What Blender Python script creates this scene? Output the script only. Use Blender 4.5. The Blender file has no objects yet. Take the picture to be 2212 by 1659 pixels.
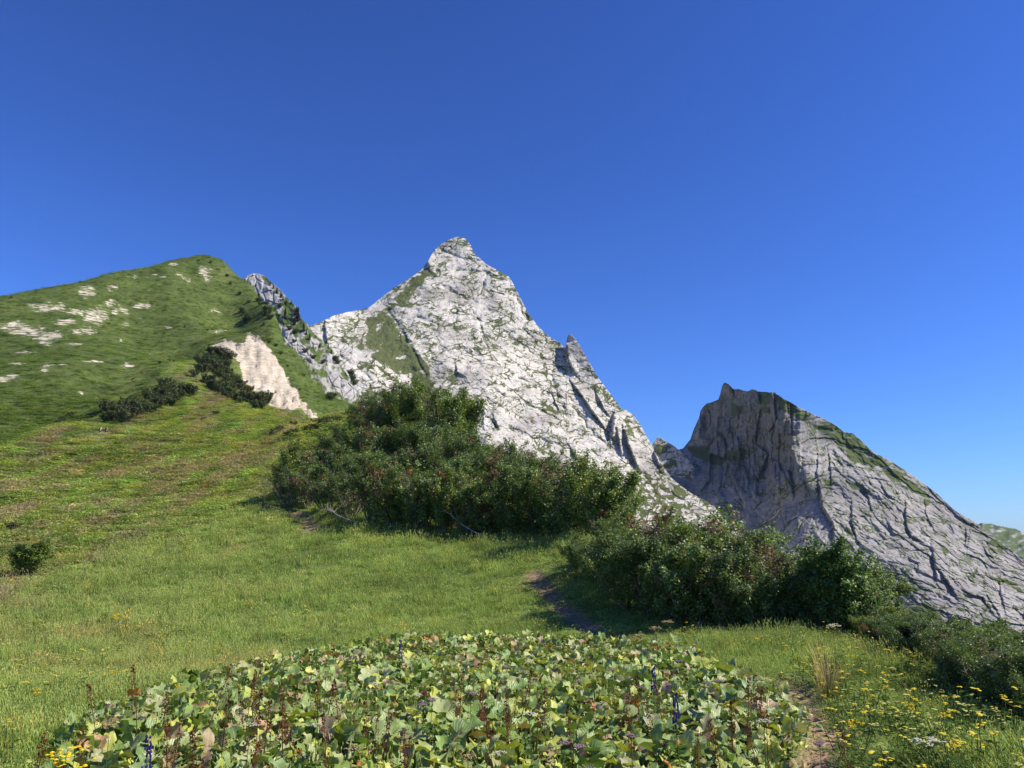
import bpy, math, random
import numpy as np
from mathutils import Vector, Matrix, Euler

random.seed(7)
rng = np.random.default_rng(7)
scn = bpy.context.scene
COL = scn.collection

# ------------------------------------------------------------------ camera
CAM_H = 1.65
FPX = 1660.0                      # focal length in pixels of a 2212 x 1659 view of the photograph
PITCH = math.atan((1190.0 - 829.5) / FPX)
cam_d = bpy.data.cameras.new("camera")
cam = bpy.data.objects.new("camera", cam_d)
COL.objects.link(cam)
cam_d.sensor_width = 36.0
cam_d.lens = 36.0 * FPX / 2212.0
cam_d.clip_start = 0.1
cam_d.clip_end = 60000
cam.location = (0, 0, CAM_H)
cam.rotation_euler = (math.pi / 2 + PITCH, 0, 0)
scn.camera = cam

# ------------------------------------------------------------------ sky, sun, exposure
SUN_AZ = math.radians(103)        # clockwise from the view direction (+Y)
SUN_EL = math.radians(45)
w = bpy.data.worlds.new("World")
scn.world = w
w.use_nodes = True
nt = w.node_tree
for n in list(nt.nodes):
    nt.nodes.remove(n)
sky = nt.nodes.new("ShaderNodeTexSky")
sky.sky_type = 'NISHITA'
sky.sun_disc = False
sky.sun_elevation = SUN_EL
sky.sun_rotation = SUN_AZ
sky.altitude = 2200
sky.air_density = 1.5
sky.dust_density = 0.0
sky.ozone_density = 6.0
bg = nt.nodes.new("ShaderNodeBackground")
bg.inputs[1].default_value = 0.05
hs = nt.nodes.new("ShaderNodeGamma")
hs.inputs['Gamma'].default_value = 1.4
wo = nt.nodes.new("ShaderNodeOutputWorld")
nt.links.new(sky.outputs[0], hs.inputs['Color'])
tnt = nt.nodes.new("ShaderNodeMix"); tnt.data_type = 'RGBA'; tnt.blend_type = 'MULTIPLY'; tnt.inputs[0].default_value = 1.0
tnt.inputs[7].default_value = (0.545, 0.745, 1.185, 1)
nt.links.new(hs.outputs[0], tnt.inputs[6]); nt.links.new(tnt.outputs[2], bg.inputs[0])
nt.links.new(bg.outputs[0], wo.inputs[0])

sd = bpy.data.lights.new("sun", 'SUN')
sd.energy = 4.6
sd.angle = math.radians(0.53)
sd.color = (1.0, 0.93, 0.81)
sun = bpy.data.objects.new("sun", sd)
COL.objects.link(sun)
sun.location = (60, -30, 80)
to_sun = Vector((math.sin(SUN_AZ) * math.cos(SUN_EL), math.cos(SUN_AZ) * math.cos(SUN_EL), math.sin(SUN_EL)))
sun.rotation_euler = to_sun.to_track_quat('Z', 'Y').to_euler()

scn.view_settings.view_transform = 'Standard'
scn.view_settings.look = 'None'
scn.view_settings.exposure = 0.55
scn.view_settings.gamma = 1.0
scn.view_settings.use_curve_mapping = False
scn.render.engine = 'CYCLES'
scn.cycles.max_bounces = 5
scn.cycles.diffuse_bounces = 3
scn.cycles.glossy_bounces = 2
scn.cycles.transmission_bounces = 4
scn.cycles.transparent_max_bounces = 4
scn.cycles.use_denoising = True
scn.cycles.denoiser = 'OPENIMAGEDENOISE'
scn.cycles.denoising_input_passes = 'RGB_ALBEDO_NORMAL'
scn.cycles.denoising_prefilter = 'ACCURATE'
scn.cycles.caustics_reflective = False
scn.cycles.caustics_refractive = False

# ------------------------------------------------------------------ helpers: numpy noise
def _hash(ix, iy, seed):
    h = (ix.astype(np.int64) * 374761393 + iy.astype(np.int64) * 668265263 + seed * 1442695041) & 0xFFFFFFFF
    h = ((h ^ (h >> 13)) * 1274126177) & 0xFFFFFFFF
    h = h ^ (h >> 16)
    return (h & 0xFFFFFF) / float(0x1000000)

_nr = np.random.default_rng(99)
_PERM = np.concatenate([_nr.permutation(1024)] * 2).astype(np.int32)
_ga = _nr.uniform(0, 2 * np.pi, 1024); _GX = np.cos(_ga); _GY = np.sin(_ga)
def noise(x, y, seed=0):
    """gradient noise, about -1..1"""
    xi = np.floor(x); yi = np.floor(y)
    fx = x - xi; fy = y - yi
    ix = (xi.astype(np.int32) + seed * 37) & 1023; iy = (yi.astype(np.int32) + seed * 101) & 1023
    ix1 = (ix + 1) & 1023; iy1 = (iy + 1) & 1023
    u = fx * fx * fx * (fx * (fx * 6 - 15) + 10); v = fy * fy * fy * (fy * (fy * 6 - 15) + 10)
    p0 = _PERM[ix]; p1 = _PERM[ix1]
    def g(p, jy, dx, dy):
        h = _PERM[p + jy]
        return _GX[h] * (fx - dx) + _GY[h] * (fy - dy)
    a = g(p0, iy, 0, 0) * (1 - u) + g(p1, iy, 1, 0) * u
    b = g(p0, iy1, 0, 1) * (1 - u) + g(p1, iy1, 1, 1) * u
    return (a * (1 - v) + b * v) * 1.5

def fbm(x, y, octv=4, seed=0, gain=0.5):
    s = 0; a = 1.0; t = 0
    for o in range(octv):
        s = s + a * noise(x * 2 ** o + 17.3 * o, y * 2 ** o - 9.1 * o, seed + o); t += a; a *= gain
    return s / t

def ridged(x, y, octv=4, seed=0, gain=0.5):
    s = 0; a = 1.0; t = 0
    for o in range(octv):
        s = s + a * (1 - np.abs(noise(x * 2 ** o + 3.7 * o, y * 2 ** o + 5.1 * o, seed + o))); t += a; a *= gain
    return s / t

def worley(x, y, seed=0):
    """F1, F2-F1 and cell id"""
    xi = np.floor(x); yi = np.floor(y)
    f1 = np.full(x.shape, 9.0); f2 = np.full(x.shape, 9.0); cid = np.zeros(x.shape)
    for dx in (-1, 0, 1):
        for dy in (-1, 0, 1):
            cx = xi + dx; cy = yi + dy
            px = cx + _hash(cx, cy, seed); py = cy + _hash(cx, cy, seed + 77)
            d = np.hypot(px - x, py - y); h = _hash(cx, cy, seed + 151)
            m = d < f1
            f2 = np.where(m, f1, np.minimum(f2, d)); cid = np.where(m, h, cid); f1 = np.where(m, d, f1)
    return f1, f2 - f1, cid

def sstep(a, b, x):
    t = np.clip((x - a) / (b - a), 0, 1)
    return t * t * (3 - 2 * t)

def mq_fit(pts, vals, c):
    P = np.array(pts, float); n = len(P)
    d2 = ((P[:, None, :] - P[None]) ** 2).sum(-1)
    A = np.zeros((n + 3, n + 3)); A[:n, :n] = np.sqrt(d2 + c * c)
    A[:n, n] = 1; A[:n, n + 1:] = P; A[n, :n] = 1; A[n + 1:, :n] = P.T
    b = np.zeros(n + 3); b[:n] = vals
    co = np.linalg.solve(A + np.eye(n + 3) * 1e-9, b)
    def f(x, y):
        x = np.asarray(x, float); y = np.asarray(y, float)
        out = co[n] + co[n + 1] * x + co[n + 2] * y
        for i in range(n):
            out = out + co[i] * np.sqrt((x - P[i, 0]) ** 2 + (y - P[i, 1]) ** 2 + c * c)
        return out
    return f

def poly_sd(x, y, poly):
    """signed distance to a polygon, negative inside"""
    d = np.full(np.shape(x), 1e9); inside = np.zeros(np.shape(x), bool); n = len(poly)
    for i in range(n):
        x0, y0 = poly[i]; x1, y1 = poly[(i + 1) % n]
        dx, dy = x1 - x0, y1 - y0
        t = np.clip(((x - x0) * dx + (y - y0) * dy) / (dx * dx + dy * dy + 1e-9), 0, 1)
        d = np.minimum(d, np.hypot(x - x0 - t * dx, y - y0 - t * dy))
        c = ((y0 > y) != (y1 > y)) & (x < (x1 - x0) * (y - y0) / ((y1 - y0) if y1 != y0 else 1e-9) + x0)
        inside ^= c
    return np.where(inside, -d, d)

def line_d(x, y, pl):
    """distance to a polyline, signed side (+ to the right of a downward line), parameter 0..1"""
    d = np.full(np.shape(x), 1e9); side = np.zeros(np.shape(x)); par = np.zeros(np.shape(x)); n = len(pl) - 1
    for i in range(n):
        x0, y0 = pl[i]; x1, y1 = pl[i + 1]
        dx, dy = x1 - x0, y1 - y0; L = math.hypot(dx, dy)
        t = np.clip(((x - x0) * dx + (y - y0) * dy) / (L * L), 0, 1)
        dd = np.hypot(x - x0 - t * dx, y - y0 - t * dy)
        s = ((x - x0) * dy - (y - y0) * dx) / L
        m = dd < d
        d = np.where(m, dd, d); side = np.where(m, s, side); par = np.where(m, (i + t) / n, par)
    return d, side, par

# ------------------------------------------------------------------ helpers: pixels and directions
CP, SP = math.cos(PITCH), math.sin(PITCH)
def ray(px, py):
    x = (np.asarray(px, float) - 1106.0) / FPX; y = (829.5 - np.asarray(py, float)) / FPX
    f = CP - y * SP; z = SP + y * CP
    h = np.hypot(x, f)
    return np.arctan2(x, f), z / h          # azimuth, tan(elevation)

def project(X, Y, Z):
    z = Z - CAM_H
    f = Y * CP + z * SP; u = -Y * SP + z * CP
    f = np.where(f > 0.05, f, 0.05)
    return 1106.0 + FPX * X / f, 829.5 - FPX * u / f

# ------------------------------------------------------------------ helpers: meshes and objects
def mk_mesh(name, V, faces, smooth=True, attrs=None, mats=None, fmat=None):
    me = bpy.data.meshes.new(name)
    V = np.asarray(V, np.float32)
    if isinstance(faces, np.ndarray):
        faces = [faces]
    faces = [np.asarray(f, np.int32) for f in faces if len(f)]
    me.vertices.add(len(V)); me.vertices.foreach_set("co", V.ravel())
    nl = sum(f.size for f in faces); nf = sum(len(f) for f in faces)
    me.loops.add(nl); me.polygons.add(nf)
    li = np.concatenate([f.ravel() for f in faces])
    lt = np.concatenate([np.full(len(f), f.shape[1], np.int32) for f in faces])
    ls = np.concatenate([[0], np.cumsum(lt)[:-1]]).astype(np.int32)
    me.loops.foreach_set("vertex_index", li)
    me.polygons.foreach_set("loop_start", ls); me.polygons.foreach_set("loop_total", lt)
    me.polygons.foreach_set("use_smooth", np.full(nf, smooth, bool))
    if fmat is not None:
        me.polygons.foreach_set("material_index", np.asarray(fmat, np.int32))
    for k, (typ, dom, arr) in (attrs or {}).items():
        a = me.attributes.new(k, typ, dom)
        arr = np.asarray(arr, np.float32)
        if typ == 'FLOAT_COLOR':
            if arr.shape[1] == 3:
                arr = np.concatenate([arr, np.ones((len(arr), 1), np.float32)], 1)
            a.data.foreach_set("color", arr.ravel())
        elif typ == 'FLOAT_VECTOR':
            a.data.foreach_set("vector", arr.ravel())
        else:
            a.data.foreach_set("value", arr.ravel())
    for m in (mats or []):
        me.materials.append(m)
    me.update(); me.validate()
    return me

def obj(name, data, parent=None, loc=None, rot=None, scale=None):
    o = bpy.data.objects.new(name, data)
    COL.objects.link(o)
    if parent is not None:
        o.parent = parent
    if loc is not None: o.location = loc
    if rot is not None: o.rotation_euler = rot
    if scale is not None: o.scale = (scale,) * 3 if np.isscalar(scale) else scale
    return o

def tag(o, label=None, cat=None, group=None, kind=None):
    if label: o["label"] = label
    if cat: o["category"] = cat
    if group: o["group"] = group
    if kind: o["kind"] = kind
    return o

def grid_faces(nr, nc):
    a = np.arange(nr * nc).reshape(nr, nc)
    return np.stack([a[:-1, :-1], a[:-1, 1:], a[1:, 1:], a[1:, :-1]], -1).reshape(-1, 4)

class MB:
    """collects tubes, strips and quads into one mesh"""
    def __init__(s): s.V = []; s.F3 = []; s.F4 = []; s.n = 0; s.C3 = []; s.C4 = []
    def add(s, V, F, col=(1, 1, 1)):
        V = np.asarray(V, float); F = np.asarray(F, int)
        if F.shape[1] == 3: s.F3.append(F + s.n); s.C3 += [col] * len(F)
        else: s.F4.append(F + s.n); s.C4 += [col] * len(F)
        s.V.append(V); s.n += len(V)
    def tube(s, pts, rad, k=5, col=(1, 1, 1), cap=False):
        pts = np.asarray(pts, float); n = len(pts); rad = np.broadcast_to(rad, (n,))
        T = np.gradient(pts, axis=0); T /= np.linalg.norm(T, axis=1)[:, None] + 1e-9
        ref = np.array([1.0, 0.13, 0.07]) if abs(T[0][0]) < 0.8 else np.array([0.1, 1.0, 0.05])
        A = np.cross(T, ref); A /= np.linalg.norm(A, axis=1)[:, None] + 1e-9
        B = np.cross(T, A)
        an = np.arange(k) * 2 * np.pi / k
        V = pts[:, None] + rad[:, None, None] * (A[:, None] * np.cos(an)[None, :, None] + B[:, None] * np.sin(an)[None, :, None])
        a = np.arange(n * k).reshape(n, k); b = np.roll(a, -1, 1)
        F = np.stack([a[:-1], b[:-1], b[1:], a[1:]], -1).reshape(-1, 4)
        s.add(V.reshape(-1, 3), F, col)
        if cap:
            for r, row in ((0, a[0]), (n - 1, a[-1])):
                c = s.n; base = c - n * k if r == 0 else None
                VV = np.vstack([V[r], pts[r]]); FF = [[i, (i + 1) % k, k] for i in range(k)]
                s.add(VV, FF, col)
    def ball(s, c, r, col=(1, 1, 1), nu=6, nv=4):
        r = np.broadcast_to(r, (3,))
        th = np.linspace(0.0, np.pi, nv + 1); ph = np.arange(nu) * 2 * np.pi / nu
        V = np.stack([np.sin(th)[:, None] * np.cos(ph), np.sin(th)[:, None] * np.sin(ph), np.cos(th)[:, None] + 0 * ph], -1).reshape(-1, 3) * r + np.asarray(c)
        a = np.arange((nv + 1) * nu).reshape(nv + 1, nu); b = np.roll(a, -1, 1)
        s.add(V, np.stack([a[:-1], a[1:], b[1:], b[:-1]], -1).reshape(-1, 4), col)
    def mesh(s, name, mat, smooth=True):
        fs = []; C = []
        if s.F3: fs.append(np.concatenate(s.F3)); C += s.C3
        if s.F4: fs.append(np.concatenate(s.F4)); C += s.C4
        return mk_mesh(name, np.concatenate(s.V), fs, smooth, {"col": ('FLOAT_COLOR', 'FACE', np.array(C, float))}, [mat])

# ------------------------------------------------------------------ materials
def new_mat(name):
    m = bpy.data.materials.new(name); m.use_nodes = True
    t = m.node_tree
    for n in list(t.nodes): t.nodes.remove(n)
    out = t.nodes.new("ShaderNodeOutputMaterial")
    return m, t, out
def N(t, typ, **kw):
    n = t.nodes.new(typ)
    for k, v in kw.items():
        if k.startswith("i_"): n.inputs[k[2:].replace("_", " ")].default_value = v
        else: setattr(n, k, v)
    return n
def L(t, a, b): t.links.new(a, b)
def attr(t, name, typ='GEOMETRY'):
    return N(t, "ShaderNodeAttribute", attribute_name=name, attribute_type=typ)
def mixc(t, fac, a, b, mode='MIX'):
    n = t.nodes.new("ShaderNodeMix"); n.data_type = 'RGBA'; n.blend_type = mode
    for s, v in ((n.inputs[0], fac), (n.inputs[6], a), (n.inputs[7], b)):
        if hasattr(v, "links"): L(t, v, s)
        elif isinstance(v, (int, float)): s.default_value = v
        else: s.default_value = (*v, 1)
    return n.outputs[2]
def ramp(t, fac, stops):
    n = t.nodes.new("ShaderNodeValToRGB"); L(t, fac, n.inputs[0])
    el = n.color_ramp.elements
    while len(el) < len(stops): el.new(0.5)
    for e, (p, c) in zip(el, stops): e.position = p; e.color = (*c, 1) if len(c) == 3 else c
    return n.outputs[0]
def noise_n(t, scale, detail=4, rough=0.55, vec=None, dist=0.0):
    n = N(t, "ShaderNodeTexNoise"); n.inputs['Scale'].default_value = scale; n.inputs['Detail'].default_value = detail
    n.inputs['Roughness'].default_value = rough; n.inputs['Distortion'].default_value = dist
    if vec is not None: L(t, vec, n.inputs['Vector'])
    return n.outputs[0]
def objco(t): return N(t, "ShaderNodeTexCoord").outputs['Object']

def leafy(name, color_out_fn, trans=0.3, rough=0.55, spec=0.3, tmul=1.25):
    """diffuse + gloss + light coming through the leaf"""
    m, t, out = new_mat(name)
    c = color_out_fn(t)
    p = N(t, "ShaderNodeBsdfPrincipled"); L(t, c, p.inputs['Base Color'])
    p.inputs['Roughness'].default_value = rough; p.inputs['Specular IOR Level'].default_value = spec
    tr = N(t, "ShaderNodeBsdfTranslucent")
    tc = mixc(t, 1.0, c, (tmul, tmul * 1.02, tmul * 0.55), 'MULTIPLY'); L(t, tc, tr.inputs['Color'])
    mx = N(t, "ShaderNodeMixShader"); mx.inputs[0].default_value = trans
    L(t, p.outputs[0], mx.inputs[1]); L(t, tr.outputs[0], mx.inputs[2]); L(t, mx.outputs[0], out.inputs[0])
    return m

def col_attr_leaf(t):
    return attr(t, "col").outputs['Color']
def col_attr_varied(t):
    c = attr(t, "col").outputs['Color']
    oi = N(t, "ShaderNodeObjectInfo")
    v = ramp(t, oi.outputs['Random'], [(0, (0.72, 0.74, 0.72)), (0.5, (1, 1, 1)), (1, (1.18, 1.08, 0.85))])
    return mixc(t, 1.0, c, v, 'MULTIPLY')
def tint_attr(t):
    c = attr(t, "col").outputs['Color']
    k = attr(t, "tint", 'INSTANCER').outputs['Color']
    return mixc(t, 1.0, c, k, 'MULTIPLY')

M_shrub = leafy("shrub_leaf", col_attr_varied, 0.3, 0.42, 0.45)
M_grass = leafy("grass_blade", tint_attr, 0.35, 0.6, 0.2)
M_flower = leafy("flower_petal", col_attr_leaf, 0.3, 0.7, 0.1)

def bark_mat():
    m, t, out = new_mat("alder_bark")
    c = ramp(t, noise_n(t, 9.0, 5, 0.6, objco(t)), [(0.3, (0.09, 0.07, 0.05)), (0.7, (0.26, 0.22, 0.18))])
    p = N(t, "ShaderNodeBsdfPrincipled"); L(t, c, p.inputs['Base Color']); p.inputs['Roughness'].default_value = 0.9
    L(t, p.outputs[0], out.inputs[0]); return m
M_bark = bark_mat()

def ground_mat():
    m, t, out = new_mat("meadow_ground")
    oc = objco(t)
    c = attr(t, "gcol").outputs['Color']
    rock = attr(t, "rock").outputs['Fac']
    n1 = noise_n(t, 0.55, 8, 0.68, oc); n2 = noise_n(t, 6.0, 5, 0.65, oc)
    c = mixc(t, 1.0, c, ramp(t, n1, [(0.3, (0.52, 0.55, 0.5)), (0.5, (0.98, 0.98, 0.98)), (0.72, (1.45, 1.35, 1.2))]), 'MULTIPLY')
    c = mixc(t, 0.7, c, ramp(t, n2, [(0.3, (0.55, 0.55, 0.55)), (0.55, (1, 1, 1)), (0.75, (1.35, 1.3, 1.2))]), 'MULTIPLY')
    mp = N(t, "ShaderNodeMapping"); mp.inputs['Scale'].default_value = (0.6, 0.8, 3.4); L(t, oc, mp.inputs['Vector'])
    n4 = noise_n(t, 0.13, 8, 0.7, mp.outputs[0])
    c = mixc(t, 0.8, c, ramp(t, n4, [(0.32, (0.58, 0.62, 0.55)), (0.5, (1, 1, 1)), (0.68, (1.4, 1.28, 1.15))]), 'MULTIPLY')
    n3 = noise_n(t, 0.30, 9, 0.75, mp.outputs[0], 0.6)
    rc = ramp(t, n3, [(0.30, (0.18, 0.15, 0.10)), (0.42, (0.46, 0.385, 0.285)), (0.62, (0.66, 0.575, 0.45))])
    ad = N(t, "ShaderNodeMath", operation='ADD'); L(t, rock, ad.inputs[0])
    sb = N(t, "ShaderNodeMath", operation='MULTIPLY_ADD'); L(t, n3, sb.inputs[0]); sb.inputs[1].default_value = 2.2; sb.inputs[2].default_value = -1.1
    L(t, sb.outputs[0], ad.inputs[1])
    st = ramp(t, ad.outputs[0], [(0.46, (0, 0, 0)), (0.56, (1, 1, 1))])
    c = mixc(t, st, c, rc)
    p = N(t, "ShaderNodeBsdfPrincipled"); L(t, c, p.inputs['Base Color']); p.inputs['Roughness'].default_value = 0.95
    p.inputs['Specular IOR Level'].default_value = 0.1
    b = N(t, "ShaderNodeBump"); b.inputs['Strength'].default_value = 0.55; b.inputs['Distance'].default_value = 0.9
    L(t, n1, b.inputs['Height'])
    b2 = N(t, "ShaderNodeBump"); b2.inputs['Strength'].default_value = 0.6; b2.inputs['Distance'].default_value = 2.0
    L(t, n4, b2.inputs['Height']); L(t, b.outputs[0], b2.inputs['Normal']); L(t, b2.outputs[0], p.inputs['Normal'])
    L(t, p.outputs[0], out.inputs[0]); return m
M_ground = ground_mat()

def rock_mat(name, light, mid, dark, grass_a, grass_b, sc, lines=(), tone_c=(0.66, 0.64, 0.655)):
    m, t, out = new_mat(name)
    oc = objco(t)
    g = attr(t, "grass").outputs['Fac']; tone = attr(t, "tone").outputs['Fac']
    nf = noise_n(t, 0.11 * sc, 8, 0.68, oc); nb = noise_n(t, 0.018 * sc, 5, 0.6, oc)
    c = ramp(t, nf, [(0.28, dark), (0.46, mid), (0.66, light)])
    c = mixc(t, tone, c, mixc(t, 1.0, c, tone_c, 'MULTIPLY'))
    c = mixc(t, 0.6, c, ramp(t, nb, [(0.35, (0.8, 0.8, 0.84)), (0.6, (1.08, 1.05, 1.0))]), 'MULTIPLY')
    gc = ramp(t, noise_n(t, 0.2 * sc, 6, 0.7, oc), [(0.3, grass_a), (0.7, grass_b)])
    ad = N(t, "ShaderNodeMath", operation='MULTIPLY_ADD'); L(t, nf, ad.inputs[0]); ad.inputs[1].default_value = 0.7; L(t, g, ad.inputs[2])
    f = ramp(t, ad.outputs[0], [(0.70, (0, 0, 0)), (0.82, (1, 1, 1))])
    if lines:
        dn = N(t, "ShaderNodeTexNoise"); dn.inputs['Scale'].default_value = 0.05; dn.inputs['Detail'].default_value = 6; L(t, oc, dn.inputs['Vector'])
        va = N(t, "ShaderNodeVectorMath", operation='MULTIPLY_ADD'); L(t, dn.outputs['Color'], va.inputs[0]); va.inputs[1].default_value = (34, 34, 26); L(t, oc, va.inputs[2])
        for k, (sx, sz, wd, st) in enumerate(lines):
            mp = N(t, "ShaderNodeMapping"); mp.inputs['Scale'].default_value = (sx, sx * 0.3, sz); mp.inputs['Rotation'].default_value = (0, 0.35 - 0.5 * k, 0); L(t, va.outputs[0], mp.inputs['Vector'])
            vo = N(t, "ShaderNodeTexVoronoi", feature='DISTANCE_TO_EDGE'); vo.inputs['Scale'].default_value = 1.0; L(t, mp.outputs[0], vo.inputs['Vector'])
            nm = noise_n(t, 0.03 * (k + 1), 4, 0.6, oc)
            th = N(t, "ShaderNodeMath", operation='MULTIPLY_ADD'); L(t, nm, th.inputs[0]); th.inputs[1].default_value = wd * 5; th.inputs[2].default_value = -wd * 1.9
            dv = N(t, "ShaderNodeMath", operation='SUBTRACT'); L(t, th.outputs[0], dv.inputs[0]); L(t, vo.outputs['Distance'], dv.inputs[1])
            ml = N(t, "ShaderNodeMath", operation='MULTIPLY', use_clamp=True); L(t, dv.outputs[0], ml.inputs[0]); ml.inputs[1].default_value = st / wd
            mxx = N(t, "ShaderNodeMath", operation='MAXIMUM'); L(t, ml.outputs[0], mxx.inputs[0]); L(t, f, mxx.inputs[1]); f = mxx.outputs[0]
    c = mixc(t, f, c, gc)
    p = N(t, "ShaderNodeBsdfPrincipled"); L(t, c, p.inputs['Base Color']); p.inputs['Roughness'].default_value = 0.95
    p.inputs['Specular IOR Level'].default_value = 0.1
    b = N(t, "ShaderNodeBump"); b.inputs['Strength'].default_value = 0.4; b.inputs['Distance'].default_value = 2.0
    L(t, nf, b.inputs['Height']); L(t, b.outputs[0], p.inputs['Normal'])
    L(t, p.outputs[0], out.inputs[0]); return m
M_rock_main = rock_mat("pale_limestone", (0.64, 0.595, 0.52), (0.55, 0.512, 0.45), (0.39, 0.366, 0.335), (0.055, 0.068, 0.024), (0.13, 0.145, 0.055), 1.0, ((0.045, 0.10, 0.085, 2.2), (0.12, 0.24, 0.085, 1.6)))
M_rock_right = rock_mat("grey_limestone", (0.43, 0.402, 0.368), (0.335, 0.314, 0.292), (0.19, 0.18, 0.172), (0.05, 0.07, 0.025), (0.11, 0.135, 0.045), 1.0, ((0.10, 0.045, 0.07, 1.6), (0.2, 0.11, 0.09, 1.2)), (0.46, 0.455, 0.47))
M_rock_crag = rock_mat("mossy_crag_rock", (0.52, 0.50, 0.46), (0.40, 0.385, 0.36), (0.2, 0.195, 0.18), (0.055, 0.08, 0.022), (0.12, 0.16, 0.045), 2.2)

# ------------------------------------------------------------------ ground: one sheet, from under the camera to the horizon
GK = 2.2
def gp(px, py, R):
    a, e = ray(px, py); return (float(a), R, CAM_H + R * float(e))
gpts = []
# meadow, level round the camera, then rising to the thicket
for px, py, R in [
    (0, 1640, 7), (0, 1400, 16), (0, 1250, 33), (0, 1100, 75), (-300, 1640, 7.5), (-300, 1400, 17), (-300, 1250, 36), (-300, 1120, 80),
    (300, 1640, 6.4), (300, 1400, 15.5), (300, 1250, 27), (300, 1100, 60), (300, 1000, 130), (150, 1020, 130),
    (600, 1640, 6.2), (600, 1400, 15), (600, 1250, 25), (600, 1110, 41), (600, 1030, 70), (600, 945, 140), (600, 900, 220),
    (1000, 1640, 6.2), (1000, 1395, 14.8), (1000, 1300, 19.5), (1000, 1200, 26), (1000, 1158, 30), (1000, 1060, 40), (960, 960, 52),
    (800, 1250, 23), (800, 1140, 32), (800, 1050, 45), (800, 980, 60), (860, 925, 58), (780, 905, 130), (700, 915, 150), (700, 990, 75),
    (1200, 1400, 14.6), (1200, 1260, 20), (1200, 1170, 27.5), (1150, 1110, 35), (1200, 1640, 6.2),
    (1330, 1375, 14.9), (1330, 1275, 18.5), (1330, 1190, 25),
    (1500, 1640, 6.2), (1500, 1376, 14.4), (1500, 1352, 16.5), (1700, 1640, 6.1), (1700, 1490, 8.9), (1700, 1374, 14.2), (1820, 1375, 14.2),
    (2000, 1640, 5.7), (2000, 1478, 9.0), (2120, 1560, 6.9), (2212, 1640, 5.5),
    # the spur with the hikers
    (0, 975, 150), (-300, 1030, 110), (130, 925, 200), (243, 862, 262), (365, 785, 325), (448, 751, 362), (220, 938, 228), (450, 900, 235), (450, 830, 300), (330, 870, 262),
    # the grassy hill behind it
    (0, 905, 255), (100, 870, 275), (200, 815, 312), (300, 775, 345), (0, 800, 330), (0, 700, 405), (0, 645, 435), (-300, 900, 260), (-300, 760, 350), (-300, 705, 400),
    (200, 760, 350), (200, 700, 400), (200, 600, 478), (100, 622, 455), (300, 581, 486), (340, 574, 488), (380, 566, 490), (410, 561, 492), (440, 556, 494), (400, 650, 440), (300, 680, 425), (420, 720, 395),
    (470, 563, 492), (488, 576, 490), (510, 596, 487), (532, 608, 484), (560, 690, 422), (545, 735, 375), (600, 800, 335), (660, 868, 305), (564, 655, 462), (592, 696, 445), (614, 742, 420), (648, 798, 385), (684, 838, 358), (734, 866, 345), (690, 868, 322), (590, 745, 400), (560, 860, 292), (500, 790, 335),
    ]:
    gpts.append(gp(px, py, R))
# behind the skylines, and the flank falling away on the right (azimuth, range, height)
def beh(px, py, R, k, dz):
    a, R0, z0 = gp(px, py, R); gpts.append((a, R0 * k, z0 + dz))
for px, py, R, k, dz in [(0, 975, 150, 1.35, 5.5), (130, 925, 200, 1.22, 6.3), (243, 862, 262, 1.15, 7.0), (365, 785, 325, 1.08, 5.8),
    (0, 645, 435, 1.08, 4), (200, 600, 478, 1.15, -15), (440, 556, 495, 1.12, -30), (532, 608, 484, 1.1, -34), (592, 696, 445, 1.1, -34), (648, 798, 385, 1.1, -32), (734, 866, 345, 1.1, -26), (782, 886, 340, 1.1, -20), (-300, 705, 400, 1.2, -10),
    (0, 645, 435, 1.9, -140), (440, 556, 495, 1.8, -200), (614, 742, 420, 1.8, -160),
    (860, 925, 58, 1.6, -4), (960, 960, 52, 1.5, -4), (1000, 1060, 40, 1.8, -6), (1150, 1110, 35, 1.6, -4), (1330, 1190, 25, 1.5, -3), (1500, 1352, 16.5, 1.5, -3.0), (860, 925, 58, 5, -10), (1000, 1060, 40, 8, -40), (1330, 1190, 25, 6, -28), (1330, 1190, 25, 30, -110), (860, 925, 58, 12, -60), (1000, 1060, 40, 20, -110),
    (1500, 1352, 16.5, 3, -11), (1500, 1352, 16.5, 10, -45), (1700, 1374, 14.2, 1.35, -0.8), (1820, 1375, 14.2, 1.5, 0), (1820, 1375, 14.2, 5, -14), (1820, 1375, 14.2, 40, -110),
    (2000, 1480, 9.0, 2, 0), (2212, 1600, 5.9, 2, 0), (2212, 1600, 5.9, 5, -6), (2212, 1600, 5.9, 60, -100)]:
    beh(px, py, R, k, dz)
for deg, R, z in [(50, 4.2, 0), (50, 9, 0), (50, 40, -14), (50, 500, -120), (75, 6, 0), (75, 30, -8), (75, 400, -110), (120, 6, 0), (120, 40, -8), (120, 400, -100),
    (180, 6, -0.2), (180, 40, -2), (180, 400, -60), (-60, 8, 0), (-60, 40, -1), (-60, 200, 10), (-60, 450, 60), (-100, 8, -0.3), (-100, 60, -8), (-100, 400, -70), (-150, 8, -0.2), (-150, 60, -6), (-150, 400, -80),
    (-180, 6, -0.2), (-180, 40, -2), (-180, 400, -60), (0, 2, 0), (40, 2, 0), (-40, 2, 0), (90, 2, 0), (-90, 2, 0), (180, 2, 0), (-180, 2, 0)]:
    gpts.append((math.radians(deg), R, z))
for deg in range(-180, 181, 30):
    gpts.append((math.radians(deg), 1500, -170)); gpts.append((math.radians(deg), 15000, -200))
_P = np.array([(a * GK, math.log(R)) for a, R, z in gpts]); _S = np.array([z / R for a, R, z in gpts])
_sfun = mq_fit(_P, _S, 0.13)

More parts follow.
